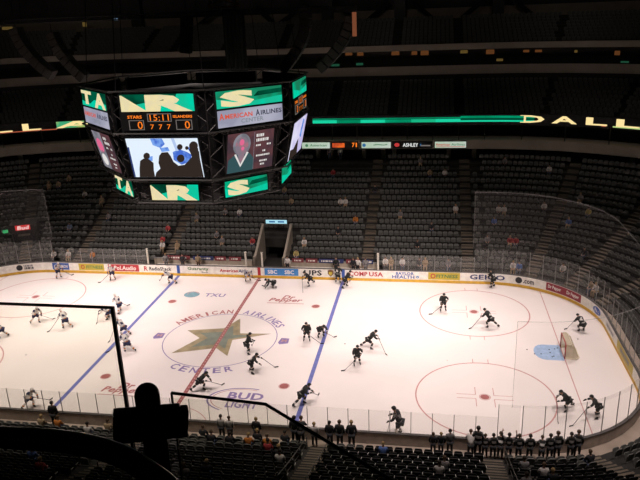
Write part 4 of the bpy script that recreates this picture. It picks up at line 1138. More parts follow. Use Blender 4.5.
def figure(kind, mir, player):
    J = pose(kind, mir)
    up = (J['hed'] - J['nek']).normalized(); fw = V((0, 1, 0)); fw = (fw - up * fw.dot(up)).normalized()
    lat = V((1, 0, 0))
    P = {}
    # --- body: one continuous figure
    pts = dict(J); pts['chin'] = J['hed'] - up * 0.045 + fw * 0.045; pts['top'] = J['hed'] + up * 0.075
    del pts['hed']; pts['face'] = J['hed'] + fw * 0.012; pts['nose'] = J['hed'] + fw * 0.112 - up * 0.005
    rad = dict(pel=(.145, .12), wai=(.13, .105), che=(.16, .12), nek=.055, chin=.062, face=(.088, .098), top=.066, nose=.014)
    ed = [('pel', 'wai'), ('wai', 'che'), ('che', 'nek'), ('nek', 'face'), ('face', 'top'), ('face', 'chin'), ('face', 'nose')]
    for s in 'lr':
        for k, r in (('sh', .062), ('el', .043), ('wr', .030), ('hi', .092), ('kn', .058), ('an', .040)): rad[k + s] = r
        an = J['an' + s]; kn = J['kn' + s]
        toe = V((0.02 if s == 'r' else -0.02, 1, 0))
        shin = (an - kn).normalized()
        f = (toe - shin * toe.dot(shin)).normalized(); f = V((f.x, f.y, max(-0.6, min(0.25, f.z)))).normalized()
        pts['to' + s] = an + f * 0.17 - V((0, 0, 0.045)); rad['to' + s] = .036
        ed += [('che', 'sh' + s), ('sh' + s, 'el' + s), ('el' + s, 'wr' + s), ('pel', 'hi' + s), ('hi' + s, 'kn' + s), ('kn' + s, 'an' + s), ('an' + s, 'to' + s)]
        hp, he, hr = hand_chains(J, s, player)
        for k, p in hp.items(): pts[k + s] = p; rad[k + s] = hr[k]
        ed += [('wr' + s, 'p' + s)] + [(a + s, b + s) for a, b in he]
    body = skin_mesh('body', [(pts, ed, rad, 'pel')])
    bm = bmesh.new(); bm.from_mesh(body)
    for sx in (-1, 1):                                   # eyes, ears and mouth belong to the same surface
        for off, r, mi in ((J['hed'] + fw * 0.083 + lat * (sx * 0.034) + up * 0.012, 0.015, 1), (J['hed'] + lat * (sx * 0.098) - up * 0.005, 0.026, 0)):
            g = bmesh.ops.create_icosphere(bm, subdivisions=1, radius=r, matrix=Matrix.Translation(off))
            for f in set(f for v in g['verts'] for f in v.link_faces): f.material_index = mi
    g = bmesh.ops.create_cube(bm, size=1.0, matrix=Matrix.Translation(J['hed'] + fw * 0.098 - up * 0.052) @ Matrix.Diagonal((0.05, 0.02, 0.010, 1)))
    for f in set(f for v in g['verts'] for f in v.link_faces): f.material_index = 2
    bm.to_mesh(body); bm.free()
    P['body'] = body
    # --- upper garment
    k = 1.28 if player else 1.0
    sleeve = 'wr' if (player or kind != 'sit') else 'wr'
    tp = dict(hem=J['pel'] + (J['wai'] - J['pel']) * (-0.15 if player else 0.10), wai=J['wai'], che=J['che'], col=J['nek'] - up * 0.035)
    tr = dict(hem=(.19 * k * .95, .155 * k), wai=(.158 * k, .135 * k), che=(.175 * k, .145 * k), col=.085 * k)
    te = [('hem', 'wai'), ('wai', 'che'), ('che', 'col')]
    for s in 'lr':
        tp['s' + s] = J['sh' + s]; tp['e' + s] = J['el' + s]; tp['w' + s] = J['wr' + s].lerp(J['el' + s], 0.12)
        tr['s' + s] = .088 * k; tr['e' + s] = .066 * k; tr['w' + s] = .052 * k
        te += [('che', 's' + s), ('s' + s, 'e' + s), ('e' + s, 'w' + s)]
    jer = skin_mesh('jersey' if player else 'shirt', [(tp, te, tr, 'hem')])
    ax = (J['che'] - tp['hem']); L = ax.length; ax.normalize()
    for p in jer.polygons:
        c = V(p.center); t = (c - tp['hem']).dot(ax)
        dw = min((c - tp['wl']).length, (c - tp['wr']).length)
        ds = min((c - tp['el']).length, (c - tp['er']).length)
        arm = min((c - J['el' + s]).length for s in 'lr') < 0.15 or dw < 0.16
        if (not arm and -0.02 < t < 0.11) or (arm and 0.05 < dw < 0.13): p.material_index = 1
        elif not arm and 0.45 * L < t < 1.02 * L and abs(c.x) < 0.10 and (c - tp['hem'] - ax * t).dot((V((0, 1, 0)) - ax * ax.y).normalized()) < -0.07: p.material_index = 3
        elif c.z > J['che'].z and abs(c.x) > 0.17 and min((c - J['shl']).length, (c - J['shr']).length) < 0.13: p.material_index = 2
    P['shirt'] = jer
    # --- lower garment
    lp = dict(pel=J['pel'] + (J['wai'] - J['pel']) * 0.25); lr_ = dict(pel=(.165 * k, .14 * k)); le = []
    for s in 'lr':
        end = J['hi' + s].lerp(J['kn' + s], 0.85) if player else J['an' + s].lerp(J['kn' + s], 0.06)
        lp['h' + s] = J['hi' + s]; lr_['h' + s] = .112 * k; le.append(('pel', 'h' + s))
        if not player: lp['k' + s] = J['kn' + s]; lr_['k' + s] = .075; le += [('h' + s, 'k' + s), ('k' + s, 'n' + s)]
        else: le.append(('h' + s, 'n' + s))
        lp['n' + s] = end; lr_['n' + s] = .10 * k if player else .058
    P['pants'] = skin_mesh('pants' if player else 'trousers', [(lp, le, lr_, 'pel')])
    for s in 'lr':
        an, kn, to = J['an' + s], J['kn' + s], pts['to' + s]
        f = (to - an); f.z = 0; f = f.normalized() if f.length > 0.02 else V((0, 1, 0))
        if player:
            sk = skin_mesh('sock', [(dict(a=kn.lerp(J['hi' + s], .06), b=kn, c=kn.lerp(an, .45), d=an.lerp(kn, .08)), [('a', 'b'), ('b', 'c'), ('c', 'd')], dict(a=.082, b=.092, c=.090, d=.066), 'a')])
            for p in sk.polygons:
                t = (V(p.center) - kn).dot((an - kn).normalized()) / (an - kn).length
                if 0.45 < t < 0.72: p.material_index = 1
            P['sock' + s] = sk
            m = MB()
            hd, td = an - f * 0.05 + V((0, 0, -.05)), an + f * 0.20 + V((0, 0, -.055))
            boot = skin_mesh('skate', [(dict(a=an + V((0, 0, .09)), b=an + V((0, 0, -.03)), h=hd, t=td), [('a', 'b'), ('b', 'h'), ('b', 't')], dict(a=.058, b=.055, h=.045, t=.048), 'b')])
            bm = bmesh.new(); bm.from_mesh(boot)
            rot = Matrix.Rotation(math.atan2(f.y, f.x), 4, 'Z')
            bz = min(v.co.z for v in bm.verts)
            g = bmesh.ops.create_cube(bm, size=1.0, matrix=Matrix.Translation(an + f * 0.07 + V((0, 0, bz - an.z - 0.012))) @ rot @ Matrix.Diagonal((0.30, 0.012, 0.05, 1)))
            for q in set(q for v in g['verts'] for q in v.link_faces): q.material_index = 1
            bm.to_mesh(boot); bm.free()
            P['skate' + s] = boot
            w = J['wr' + s]; e = J['el' + s]; dd = (w - e).normalized()
            hp, he, hr = hand_chains(J, s, True)
            gp = {'c': w - dd * 0.06, 'w': w}; gr = {'c': .068, 'w': .056}; ge = [('c', 'w'), ('w', 'p')]
            for q, p in hp.items(): gp[q] = p; gr[q] = tuple(x * 1.5 for x in hr[q]) if isinstance(hr[q], tuple) else hr[q] * 1.9
            P['glove' + s] = skin_mesh('glove', [(gp, ge + he, gr, 'w')])
        else:
            P['shoe' + s] = skin_mesh('shoe', [(dict(a=an + V((0, 0, .02)), h=an - f * 0.05 + V((0, 0, -.045)), t=an + f * 0.19 + V((0, 0, -.045))), [('a', 'h'), ('a', 't')], dict(a=.052, h=.043, t=.044), 'a')])
    # --- head gear or hair
    q = up.to_track_quat('Z', 'Y')
    def cap(r, sc, zmin, c, name):
        m = MB(); m.ball((0, 0, 0), r, 12, 0, sc, zmin)
        me = m.mesh(name)
        yaw = Matrix(((lat.x, fw.x, up.x), (lat.y, fw.y, up.y), (lat.z, fw.z, up.z)))
        for v in me.vertices:
            co = V(v.co)
            if co.y > 0.04 and co.z < 0.045: co.z = 0.045
            v.co = yaw @ co + c
        for p in me.polygons: p.use_smooth = True
        return me
    if player: P['helmet'] = cap(0.125, (0.98, 1.12, 1.05), -0.42, J['hed'] + up * 0.035, 'helmet')
    else: P['hair'] = cap(0.108, (0.98, 1.08, 1.05), -0.55, J['hed'] + up * 0.03 - fw * 0.014, 'hair')
    P['joints'] = J
    return P
_FIG = {}
def fig(kind, mir, player):
    key = (kind, mir, player)
    if key not in _FIG: _FIG[key] = figure(kind, mir, player)
    return _FIG[key]
SKIN = pm('skin', (0.46, 0.28, 0.20), 0.5, 0, 0.06, 6)
EYE = pm('eye_dark', (0.02, 0.015, 0.012), 0.3)
LIP = pm('lip', (0.30, 0.11, 0.10), 0.5)
CL = {k: pm('cloth_' + k.replace(' ', '_'), c, 0.8, 0, 0.12, 6) for k, c in {
    'white': (0.62, 0.58, 0.55), 'black': (0.016, 0.018, 0.018), 'dark': (0.022, 0.022, 0.026), 'navy': (0.02, 0.025, 0.075), 'grey': (0.20, 0.19, 0.19), 'tan': (0.34, 0.25, 0.15), 'red': (0.36, 0.04, 0.045),
    'orange': (0.50, 0.17, 0.03), 'yellow': (0.50, 0.40, 0.16), 'blue': (0.09, 0.16, 0.40), 'blue grey': (0.16, 0.20, 0.30), 'pink': (0.50, 0.30, 0.30), 'green': (0.015, 0.075, 0.05), 'gold': (0.36, 0.27, 0.10), 'brown': (0.10, 0.06, 0.035), 'denim': (0.05, 0.07, 0.12), 'skate': (0.014, 0.014, 0.015), 'steel': (0.4, 0.4, 0.42)}.items()}
CL['white and red'] = CL['white']
def person_player(x, y, heading, kind, mir, team, label, stick_label=None, num=None):
    F = fig(kind, mir, True)
    t = thing('person', label, 'person', (x, y, 0.012), math.radians(heading) - PI / 2)
    if team == 'goalie': t.scale = (1.15,) * 3
    if team == 'white':
        jm = [CL['white'], CL['orange'], CL['navy'], CL['navy']]; pt = CL['navy']; sm = [CL['white'], CL['orange']]; hm = CL['white']; gm = CL['navy']
    else:
        jm = [CL['black'], CL['white'], CL['black'], CL['white']]; pt = CL['black']; sm = [CL['black'], CL['white']]; hm = CL['black']; gm = CL['black']
    if team == 'goalie':
        jm = [CL['dark'], CL['white'], CL['grey'], CL['grey']]; sm = [CL['white'], CL['grey']]; pt = CL['dark']
    def part(n, me, mats):
        while len(me.materials) < len(mats): me.materials.append(None)
        o = bpy.data.objects.new(n, me); o.parent = t
        for i, m in enumerate(mats):
            o.material_slots[i].link = 'OBJECT'; o.material_slots[i].material = m
        COL.objects.link(o)
        return o
    part('body', F['body'], [SKIN, EYE, LIP]); part('jersey', F['shirt'], jm); part('pants', F['pants'], [pt])
    for s in 'lr':
        part('sock', F['sock' + s], sm); part('skate', F['skate' + s], [CL['skate'], CL['steel']]); part('glove', F['glove' + s], [gm])
    part('helmet', F['helmet'], [hm])
    if stick_label:
        J = F['joints']
        s_hi, s_lo = ('r', 'l') if J['wrr'].z >= J['wrl'].z else ('l', 'r')
        def palm(s): return J['wr' + s] + (J['wr' + s] - J['el' + s]).normalized() * 0.10 + V((0, 0, -0.02))
        a, b = palm(s_hi), palm(s_lo)
        d = (b - a)
        if kind in ('kneel',): a, b = palm('r'), palm('r') + V((0.5, 0.45, -0.07)); d = b - a
        if kind in ('reach',): a, b = palm('l'), palm('l') + V((-0.20, 0.45, -0.50)); d = b - a
        if abs(d.z) < 0.10: d.z = -0.12
        d.normalize()
        ln = (0.05 - a.z) / d.z if d.z < 0 else 1.3
        if ln > 1.65: d = (V((a.x + d.x * 1.35, a.y + d.y * 1.35, 0.05)) - a).normalized(); ln = (0.05 - a.z) / d.z
        e = a + d * ln
        st = thing('hockey_stick', stick_label, 'hockey stick', (x, y, 0.012), math.radians(heading) - PI / 2)
        m = MB(); m.tube([a - d * 0.10, e], 0.018, 6); m.obj('shaft', CL['black'] if team != 'goalie' else CL['grey'], st)
        f = V((d.x, d.y, 0)).normalized()
        m = MB(); rz = Matrix.Rotation(math.atan2(f.y, f.x), 3, 'Z'); m.box(e + f * 0.12 + V((0, 0, 0.0)), (0.30, 0.025, 0.075), rz); m.obj('blade', CL['black'], st)
    return t
HAIRS = [pm('hair_dark', (0.02, 0.014, 0.010), 0.6), pm('hair_brown', (0.07, 0.04, 0.02), 0.6), pm('hair_blond', (0.30, 0.20, 0.09), 0.6)]
def person_fan(x, y, z, rz, kind, cols, label, hair=0, legs='denim', scale=1.0):
    F = fig(kind, 1, False)
    t = thing('person', label, 'person', (x, y, z), rz)
    t.scale = (scale,) * 3
    def part(n, me, mats):
        while len(me.materials) < len(mats): me.materials.append(None)
        o = bpy.data.objects.new(n, me); o.parent = t
        for i, m in enumerate(mats):
            o.material_slots[i].link = 'OBJECT'; o.material_slots[i].material = m
        COL.objects.link(o)
    part('body', F['body'], [SKIN, EYE, LIP]); part('shirt', F['shirt'], [CL[c] for c in cols]); part('trousers', F['pants'], [CL[legs]])
    for s in 'lr': part('shoe', F['shoe' + s], [CL['brown' if hair else 'dark']])
    part('hair', F['hair'], [HAIRS[hair]])
    return t

# ---- skaters
W, D = 'white', 'dark'
SK = [
 (-20.68, 11.41, -25, 'glide', 1, W, 'skater in white jersey at the far boards, farthest left of those along them', 'hockey stick of the far left corner skater'),
 (-14.74, 11.31, -80, 'glide', -1, W, 'skater in white jersey upright before the red far board advert', 'hockey stick of the skater before the red advert'),
 (-10.62, 4.09, 150, 'skate', -1, W, 'skater in white jersey leaning left, above the dark rail corner', 'hockey stick of the skater above the rail corner'),
 (-11.05, 2.62, 190, 'crouch', 1, W, 'skater in white jersey bent low, half hidden by the dark rail corner', 'hockey stick of the skater half hidden by the rail'),
 (-17.02, 1.31, -30, 'skate', 1, W, 'skater in white jersey with stick to the right, under the left face-off circle', 'hockey stick of the left skater facing right'),
 (-13.90, 0.61, 150, 'skate', 1, W, 'skater in white jersey with stick to the left, inside the dark rail frame', 'hockey stick of the left skater facing left'),
 (-8.18, -0.37, 170, 'skate', 1, W, 'skater in white jersey on the left blue line, upper of a pair', 'hockey stick of the upper skater on the left blue line'),
 (-6.65, -2.97, 148, 'stride', 1, W, 'skater in white jersey right of the left blue line, striding left', 'hockey stick of the skater striding over the left blue line'),
 (-18.42, -1.65, 185, 'skate', 1, W, 'skater in white jersey cut by the left edge of the picture', 'hockey stick of the skater at the left picture edge'),
 (-9.93, -11.19, -15, 'skate', 1, W, 'skater in white jersey alone at the near boards on the left', 'hockey stick of the skater at the near left boards'),
 (-8.39, 10.74, 195, 'stride', -1, W, 'skater in white jersey at the far end of the left blue line', 'hockey stick of the skater at the far end of the left blue line'),
 (-0.94, 12.05, -50, 'crouch', 1, W, 'skater in white jersey at the far boards beside the centre red line', 'hockey stick of the white skater beside the red line'),
 (1.78, 10.74, 200, 'kneel', 1, D, 'skater in black jersey kneeling low on the ice below the bright blue advert', 'hockey stick lying by the kneeling skater'),
 (5.38, 11.25, 215, 'stride', 1, D, 'skater in black jersey striding left below the large black letters', 'hockey stick of the skater below the black letters'),
 (7.95, 12.19, 80, 'glide', 1, D, 'skater in black jersey standing against the far boards at the right blue line', None),
 (8.84, 11.27, 15, 'skate', 1, D, 'skater in black jersey just right of the far end of the right blue line', 'hockey stick at the far end of the right blue line'),
 (7.10, 0.13, -80, 'glide', 1, D, 'skater in black jersey upright, left of the right blue line', 'hockey stick of the upright skater left of the blue line'),
 (8.10, 0.92, -50, 'crouch', 1, D, 'skater in black jersey crouching on the right blue line', 'hockey stick of the skater crouching on the blue line'),
 (2.93, -2.40, 30, 'glide', 1, D, 'skater in black jersey at the right tip of the star, farther of two', 'hockey stick of the farther skater by the star'),
 (3.97, -5.16, 0, 'reach', -1, D, 'skater in black jersey with stick held out right, below the star', 'hockey stick held out to the right below the star'),
 (1.02, -7.92, -5, 'stride', 1, D, 'skater in black jersey on the near part of the centre red line', 'hockey stick of the skater on the near red line'),
 (12.12, -0.74, 10, 'stride', -1, D, 'skater in black jersey right of the blue line, stick pointing down right', 'long hockey stick pointing down right of the blue line'),
 (11.46, -3.27, -70, 'glide', -1, D, 'skater in black jersey facing the near side, stick straight below', 'hockey stick straight below the skater facing near side'),
 (8.39, -8.91, 15, 'stride', 1, D, 'skater in black jersey at the near end of the right blue line', 'hockey stick at the near end of the right blue line'),
 (14.96, -11.65, 170, 'glide', 1, 'goalie', 'skater with pale leg pads standing alone at the near glass', 'pale hockey stick held left at the near glass'),
 (17.82, 6.65, -80, 'glide', -1, D, 'skater in black jersey on the left of the far right face-off circle', 'hockey stick left in the far right circle'),
 (21.54, 3.71, 150, 'stride', 1, D, 'skater in black jersey striding inside the far right face-off circle', 'hockey stick of the skater striding in the far right circle'),
 (22.42, 12.2, 150, 'glide', 1, D, 'skater in black jersey before the large navy letters at the far boards', None),
 (28.58, 3.79, 120, 'crouch', 1, D, 'skater in dark jersey behind the goal at the right end', 'hockey stick of the skater behind the goal'),
 (25.47, -7.82, 200, 'stride', 1, D, 'skater in black jersey bending left in the near right corner', 'hockey stick of the skater bending in the near right corner'),
 (27.16, -8.42, 185, 'reach', 1, D, 'skater in dark jersey with both arms out, rightmost in the near right corner', 'hockey stick of the rightmost near corner skater'),
]
for (x, y, h, k, mi, team, lb, sl) in SK: person_player(x, y, h, k, mi, team, lb, sl)

# ---- fans standing at the near glass
ST = [(4.4, W, 'stand', 1.0, 'white jersey, left of a pair, right of the black box'), (4.9, W, 'stand', .95, 'white jersey, right of a pair, right of the black box'), (6.6, D, 'stand', 1.0, 'dark shirt, alone between the pairs'),
      (8.9, D, 'stand', 1.12, 'dark coat, left of a pair where the sloping rail crosses'), (9.3, D, 'lean', 1.08, 'dark coat, right of a pair where the sloping rail crosses'), (10.1, W, 'stand', .95, 'white shirt, at the foot of the middle stairs'),
      (11.0, D, 'stand', 1.0, 'dark clothes, leftmost of three right of the middle stairs'), (11.6, D, 'stand', 1.08, 'dark clothes, middle one of three right of the middle stairs'), (12.3, D, 'stand', 1.1, 'dark clothes, rightmost of three right of the middle stairs'),
      (-6.6, D, 'stand', 1.1, 'dark coat, at the end of the left blue line'),
      (17.0, D, 'stand', .85, 'dark shirt, leftmost of three below the near right circle'), (17.45, D, 'stand', .85, 'dark shirt, middle one of three below the near right circle'), (17.95, 'grey', 'stand', .98, 'grey shirt, rightmost of three below the near right circle'),
      (19.1, W, 'lean', 1.0, 'white shirt, leaning left of the black jersey crowd'), (19.5, D, 'stand', 1.15, 'black jersey, tall, leftmost of the black jersey crowd'), (19.9, D, 'stand', .9, 'black jersey, second from the left of the crowd'),
      (20.35, D, 'stand', .95, 'black jersey, third from the left of the crowd'), (20.75, D, 'lean', .95, 'black jersey, fourth from the left of the crowd'), (21.2, D, 'cheer', 1.0, 'black jersey with both arms raised'), (21.75, D, 'stand', .98, 'black jersey, right of the one with raised arms'),
      (22.35, D, 'stand', .98, 'black jersey, alone in a gap of the crowd'), (23.0, D, 'lean', .9, 'black jersey, shorter, leaning forward at the glass'), (23.45, D, 'stand', 1.0, 'black jersey, left of a close pair at the corner glass'), (23.85, D, 'stand', 1.08, 'black jersey, right of a close pair at the corner glass'),
      (24.6, D, 'stand', 1.0, 'black jersey, last but one before the right corner'), (25.0, D, 'stand', 1.05, 'black jersey, last before the right corner')]
for i, (x, c, k, sc, lb) in enumerate(ST):
    yy = -13.72 + 0.05 * math.sin(i * 2.3) + (0.0 if x < 23 else -0.02)
    if x > HX: yy = -(HY + math.sqrt((RC + 0.75) ** 2 - (x - HX) ** 2))
    crowd = x > 19.3
    cols = ['black' if c == D else c, 'black' if c == D else c, 'grey', W] if crowd else [c] * 4
    person_fan(x, yy, 0.365, 0.15 * math.sin(i * 1.7), k, cols, 'person at near glass in ' + lb, i % 3 if not crowd else i % 2, 'dark', sc)

# ---- people in the seats; each sits in its row
def row_of(x, y):
    d, a = offset_of(x, y)
    k = max(0, min(ROWS - 1, int(round((d - 0.52 - D0) / DD))))
    return k, a
AISN = [(2, -20.3, 'far left stairs'), (2, -10.45, 'left centre stairs'), (2, 10.45, 'right centre stairs'), (2, 20.3, 'right stairs')]
def where_far(x, y, k):
    d, a = offset_of(x, y)
    if abs(x) <= HX:
        s = min(AISN, key=lambda q: abs(q[1] - x)); m = int(abs(x - s[1]) / 0.545) + 1
        return '%s row, %s seat %s of %s' % (ordn(k + 1), ordn(m), 'right' if x > s[1] else 'left', s[2])
    b = 'right' if x > 0 else 'left'
    aa = math.degrees(a if x > 0 else PI - a)
    m = int(math.radians(90 - aa) * (RC + d) / 0.545) + 1
    return '%s row, %s corner, %s seat' % (ordn(k + 1), b, ordn(m))
for i, (x, y, c) in enumerate(FAR):
    k, _, x, y, a = SEAT_FOR['far', i]
    person_fan(x, y, rowz(k), a + PI / 2, 'sit', [c, 'red' if 'red' in c else c, c, c], 'person in %s, far stand, %s' % (c.replace(' and ', '-'), where_far(x, y, k)), i % 3, ('denim', 'dark', 'tan')[i % 3])
person_fan(10.45, 25.6, rowz(11) + 0.03, PI, 'stand', ['dark'] * 4, 'person in dark clothes standing on the stairs high in the far stand')
for i, (x, y, c, lb) in enumerate(((4.6, 30.4, 'grey', 'left one'), (5.9, 30.4, 'white', 'right one'))):
    person_fan(x, D0 + 12.95 + DD * 19 + 0.6, rowz(18), PI, 'stand', [c] * 4, 'person in %s standing on the concourse above the far stand, %s of two' % (c, lb), i)
# officials and staff inside the penalty boxes
for i, (x, c, lg, lb) in enumerate(((-8.1, 'dark', 'dark', 'in dark clothes, second from the left'), (-6.45, 'tan', 'brown', 'in a khaki shirt, left of the tunnel'), (-9.9, 'grey', 'grey', 'in grey, leftmost'), (2.75, 'white', 'dark', 'in white shirt, just right of the tunnel'),
     (9.3, 'dark', 'dark', 'in dark clothes, right of the blue line'), (9.75, 'white', 'dark', 'in white, right of the blue line'), (10.5, 'grey', 'grey', 'in grey, rightmost'), (7.6, 'black', 'dark', 'in black, behind the skaters at the blue line'))):
    person_fan(x, 13.62, 0.365, PI + 0.3 * math.sin(i), 'stand', [c] * 4, 'person standing in the penalty box %s' % lb, i % 3, lg)
for i, (x, y, c, lb) in enumerate(NEARP):
    k, _, x, y, a = SEAT_FOR['near', i]
    person_fan(x, y, rowz(k), a + PI / 2, 'sit', [c] * 4, 'seated person ' + lb, i % 3, ('dark', 'denim')[i % 2])
# ================================================================== PENALTY BOXES ON THE FAR SIDE
def box_wall(x0, x1, label, ads):
    t = thing('box_wall', label, 'wall panel', ((x0 + x1) / 2, 14.25, 0.35))
    w = x1 - x0
    m = MB(); m.box((0, 0, 0.50), (w, 0.10, 1.0)); m.obj('panel', pm('box_panel_beige', (0.42, 0.36, 0.29), 0.6), t)
    m = MB(); m.box((0, 0.0, 1.03), (w, 0.16, 0.06)); m.obj('top_rail', ALU, t)
    for (a, b, c, lb) in ads:
        m = MB(); m.box(((a + b) / 2 - (x0 + x1) / 2, -0.07, 1.12), (b - a - 0.05, 0.05, 0.42)); o = m.obj('advert', {'red': pm('box_advert_red', (0.26, 0.06, 0.07), 0.6)}.get(c, AD[c]), t); tag(o, lb)
        m = MB(); k = a + 0.25; i = 0
        while k < b - 0.35:                      # small illegible white lettering
            ww = 0.10 + 0.08 * (i * 7 % 3); m.box((k + ww / 2 - (x0 + x1) / 2, -0.10, 1.12), (ww, 0.01, 0.16)); k += ww + 0.07; i += 1
        m.obj('advert_lettering', AD['white'], o)
box_wall(-11.4, -1.0, 'beige back wall of the left penalty box with red and navy adverts', [(-10.0, -7.5, 'red', 'red advert'), (-7.2, -5.0, 'navy', 'navy advert'), (-4.9, -3.7, 'red', 'red advert'), (-3.4, -2.1, 'red', 'red advert')])
box_wall(2.6, 11.5, 'beige back wall of the right penalty box with red and navy adverts', [(3.1, 4.3, 'red', 'red advert'), (4.5, 5.7, 'red', 'red advert'), (5.8, 8.3, 'navy', 'wide navy advert'), (8.5, 9.9, 'red', 'red advert'), (10.1, 11.2, 'navy', 'navy advert')])
for x0, x1, lb in ((-11.0, -1.6, 'left'), (3.0, 11.2, 'right')):
    t = thing('bench', 'long white bench inside the %s penalty box behind the far boards' % lb, 'bench', ((x0 + x1) / 2, 13.98, 0.365))
    w = x1 - x0
    m = MB(); m.box((0, 0, 0.44), (w, 0.30, 0.06)); m.obj('bench_seat', pm('bench_white', (0.58, 0.54, 0.48), 0.5), t, bevel=0.01)
    for q in range(6):
        m = MB(); m.box((-w / 2 + 0.3 + q * (w - 0.6) / 5, 0, 0.205), (0.06, 0.26, 0.41)); m.obj('leg', ALU, t)

# tunnel sign
t = thing('tunnel_sign', 'pale blue lit sign over the dark tunnel mouth in the far stand', 'sign', ((VX0 + VX1) / 2, 18.3, 3.95))
m = MB(); m.box((0, 0.05, 0.22), (2.5, 0.2, 0.5)); m.obj('sign_box', BLACK, t)
m = MB(); m.box((0, -0.06, 0.22), (2.25, 0.02, 0.40)); m.obj('sign_face', em('tunnel_sign_blue', (0.42, 0.75, 0.86), 1.0), t)
m = MB(); m.box((-0.45, -0.08, 0.22), (0.62, 0.01, 0.16)); m.box((0.5, -0.08, 0.22), (0.66, 0.01, 0.16)); m.obj('sign_marks', em('tunnel_sign_ink', (0.03, 0.14, 0.35), 1.0), t)

# vomitory with beer sign in the far left corner
kx, ky = VOMC; a = offset_of(kx, ky)[1]
t = thing('vomitory', 'dark exit portal with a red lit sign in the far left corner stand', 'portal', (kx, ky, 1.3), a - PI / 2)
m = MB(); m.box((-1.25, 0, 0.9), (0.15, 2.6, 1.8)); m.box((1.25, 0, 0.9), (0.15, 2.6, 1.8)); m.box((0, 0.2, 2.2), (2.8, 2.2, 0.9)); m.obj('portal_walls', pm('portal_dark', (0.02, 0.018, 0.017), 0.8), t)
m = MB(); m.box((0, -0.55, 0.9), (2.4, 0.1, 1.8)); m.obj('opening_shade', BLACK, t)  # black slab stands in for the shade inside the portal
m = MB(); m.box((0.0, -0.98, 2.35), (1.5, 0.1, 0.55)); o = m.obj('sign_box', em('beer_sign_red', (0.55, 0.03, 0.03), 1.0), t)
m = MB(); lettering(m, 'Bud', (0.05, -1.05, 2.36), X3, (0, 0, 1), 1.15, 0.40, 0, italic=0.2); tag(m.obj('lettering', em('beer_sign_white', (0.85, 0.75, 0.72), 1.0), o), 'white script lettering')
m = MB(); m.box((0.0, -0.95, 1.5), (1.2, 0.06, 0.22)); m.obj('notice_strip', pm('notice_grey', (0.12, 0.10, 0.08), 0.6), t)
u, v = 10, 228
t = thing('exit_sign', 'small green lit sign left of the red lit sign in the far left corner', 'sign', (-29.3, 16.4, 3.2), 0.6)
m = MB(); m.box((0, 0, 0), (0.55, 0.08, 0.34)); m.obj('sign_box', em('exit_green', (0.03, 0.30, 0.10), 1.0), t)
m = MB(); m.box((0, 0, -0.9), (0.06, 0.06, 1.8)); m.obj('post', BLACK, t)

# handrails on the near stairs
def handrail(x, label):
    t = thing('handrail', label, 'handrail', (x, -14.1, 0.35))
    pts = []
    for k in range(0, 9, 2):
        y = -(12.95 + D0 + DD * k + 0.3) + 14.1; z = rowz(k) - 0.35
        pts.append(V((0, y, z + 0.9)))
        m = MB(); m.tube([(0, y, z), (0, y, z + 0.9)], 0.03, 6); m.obj('post', pm('stair_rail', (0.07, 0.065, 0.06), 0.5), t)
    m = MB(); m.tube(pts, 0.03, 6); m.tube([p - V((0, 0, 0.42)) for p in pts], 0.02, 6); m.obj('rail', pm('stair_rail', (0.07, 0.065, 0.06), 0.5), t)
handrail(9.75, 'grey handrail along the left side of the middle stairs in the near stand')
handrail(11.1, 'grey handrail along the right side of the middle stairs in the near stand')
handrail(20.95, 'grey handrail beside the right stairs in the near stand')
handrail(0.65, 'grey handrail beside the stairs right of the black post')

# ================================================================== SUITE LAMPS, RIGGING, LOUDSPEAKERS
WARML = em('suite_lamp_warm', (0.085, 0.032, 0.010), 1.0)
YELL = em('suite_lamp_yellow', (0.085, 0.055, 0.015), 1.0)
GRNL = em('suite_lamp_green', (0.01, 0.055, 0.03), 1.0)
BLUL = em('suite_lamp_blue', (0.12, 0.20, 0.30), 1.0)
LAMPS = [((5.8, 42.4, 19.4), WARML, .9, .35, 'amber wall lamp in the upper suites, leftmost, close to the scoreboard'), ((7.3, 42.4, 19.4), WARML, .8, .5, 'amber wall lamp in the upper suites, second from the left'), ((11.8, 42.4, 19.4), WARML, 1.0, .6, 'amber wall lamp in the upper suites, third from the left'),
 ((14.2, 42.4, 19.3), WARML, .7, .45, 'amber wall lamp in the upper suites, fourth from the left'), ((15.5, 42.4, 19.3), WARML, 1.0, .6, 'amber wall lamp in the upper suites, fifth from the left'), ((20.4, 42.4, 19.3), YELL, .9, .4, 'yellow wall lamp in the upper suites, sixth from the left'),
 ((23.6, 42.3, 19.2), WARML, 1.0, .55, 'amber wall lamp in the upper suites, seventh from the left'), ((27.9, 41.9, 19.2), WARML, .7, .3, 'amber wall lamp in the upper suites, eighth from the left'), ((29.3, 41.5, 19.2), WARML, .8, .3, 'amber wall lamp in the upper suites, ninth from the left'),
 ((33.5, 40.5, 19.1), YELL, .35, .3, 'small yellow wall lamp in the upper suites, second from the right'), ((37.8, 38.8, 18.9), WARML, .6, .5, 'amber wall lamp in the upper suites, rightmost'), ((24.8, 42.2, 18.2), YELL, .8, .3, 'yellow lamp low in the upper suites'), ((38.6, 38.3, 17.9), GRNL, .9, .2, 'green lamp low in the upper suites at the right'),
 ((4.0, 42.3, 18.05), GRNL, 1.1, .3, 'green lamp low in the suites beside the scoreboard'), ((7.2, 42.3, 18.1), GRNL, .9, .3, 'green lamp low in the suites, second from the scoreboard')]
for (p, mt, w, h, lb) in LAMPS:
    a = offset_of(p[0], p[1])[1] - PI / 2
    t = thing('wall_lamp', lb, 'lamp', p, a)
    m = MB(); m.box((0, 0.0, 0), (w, 0.08, h)); m.obj('lamp_shade', mt, t, bevel=0.02)
    m = MB(); m.box((0, 0.08, 0), (w * 0.5, 0.10, h * 0.5)); m.obj('bracket', BLACK, t)
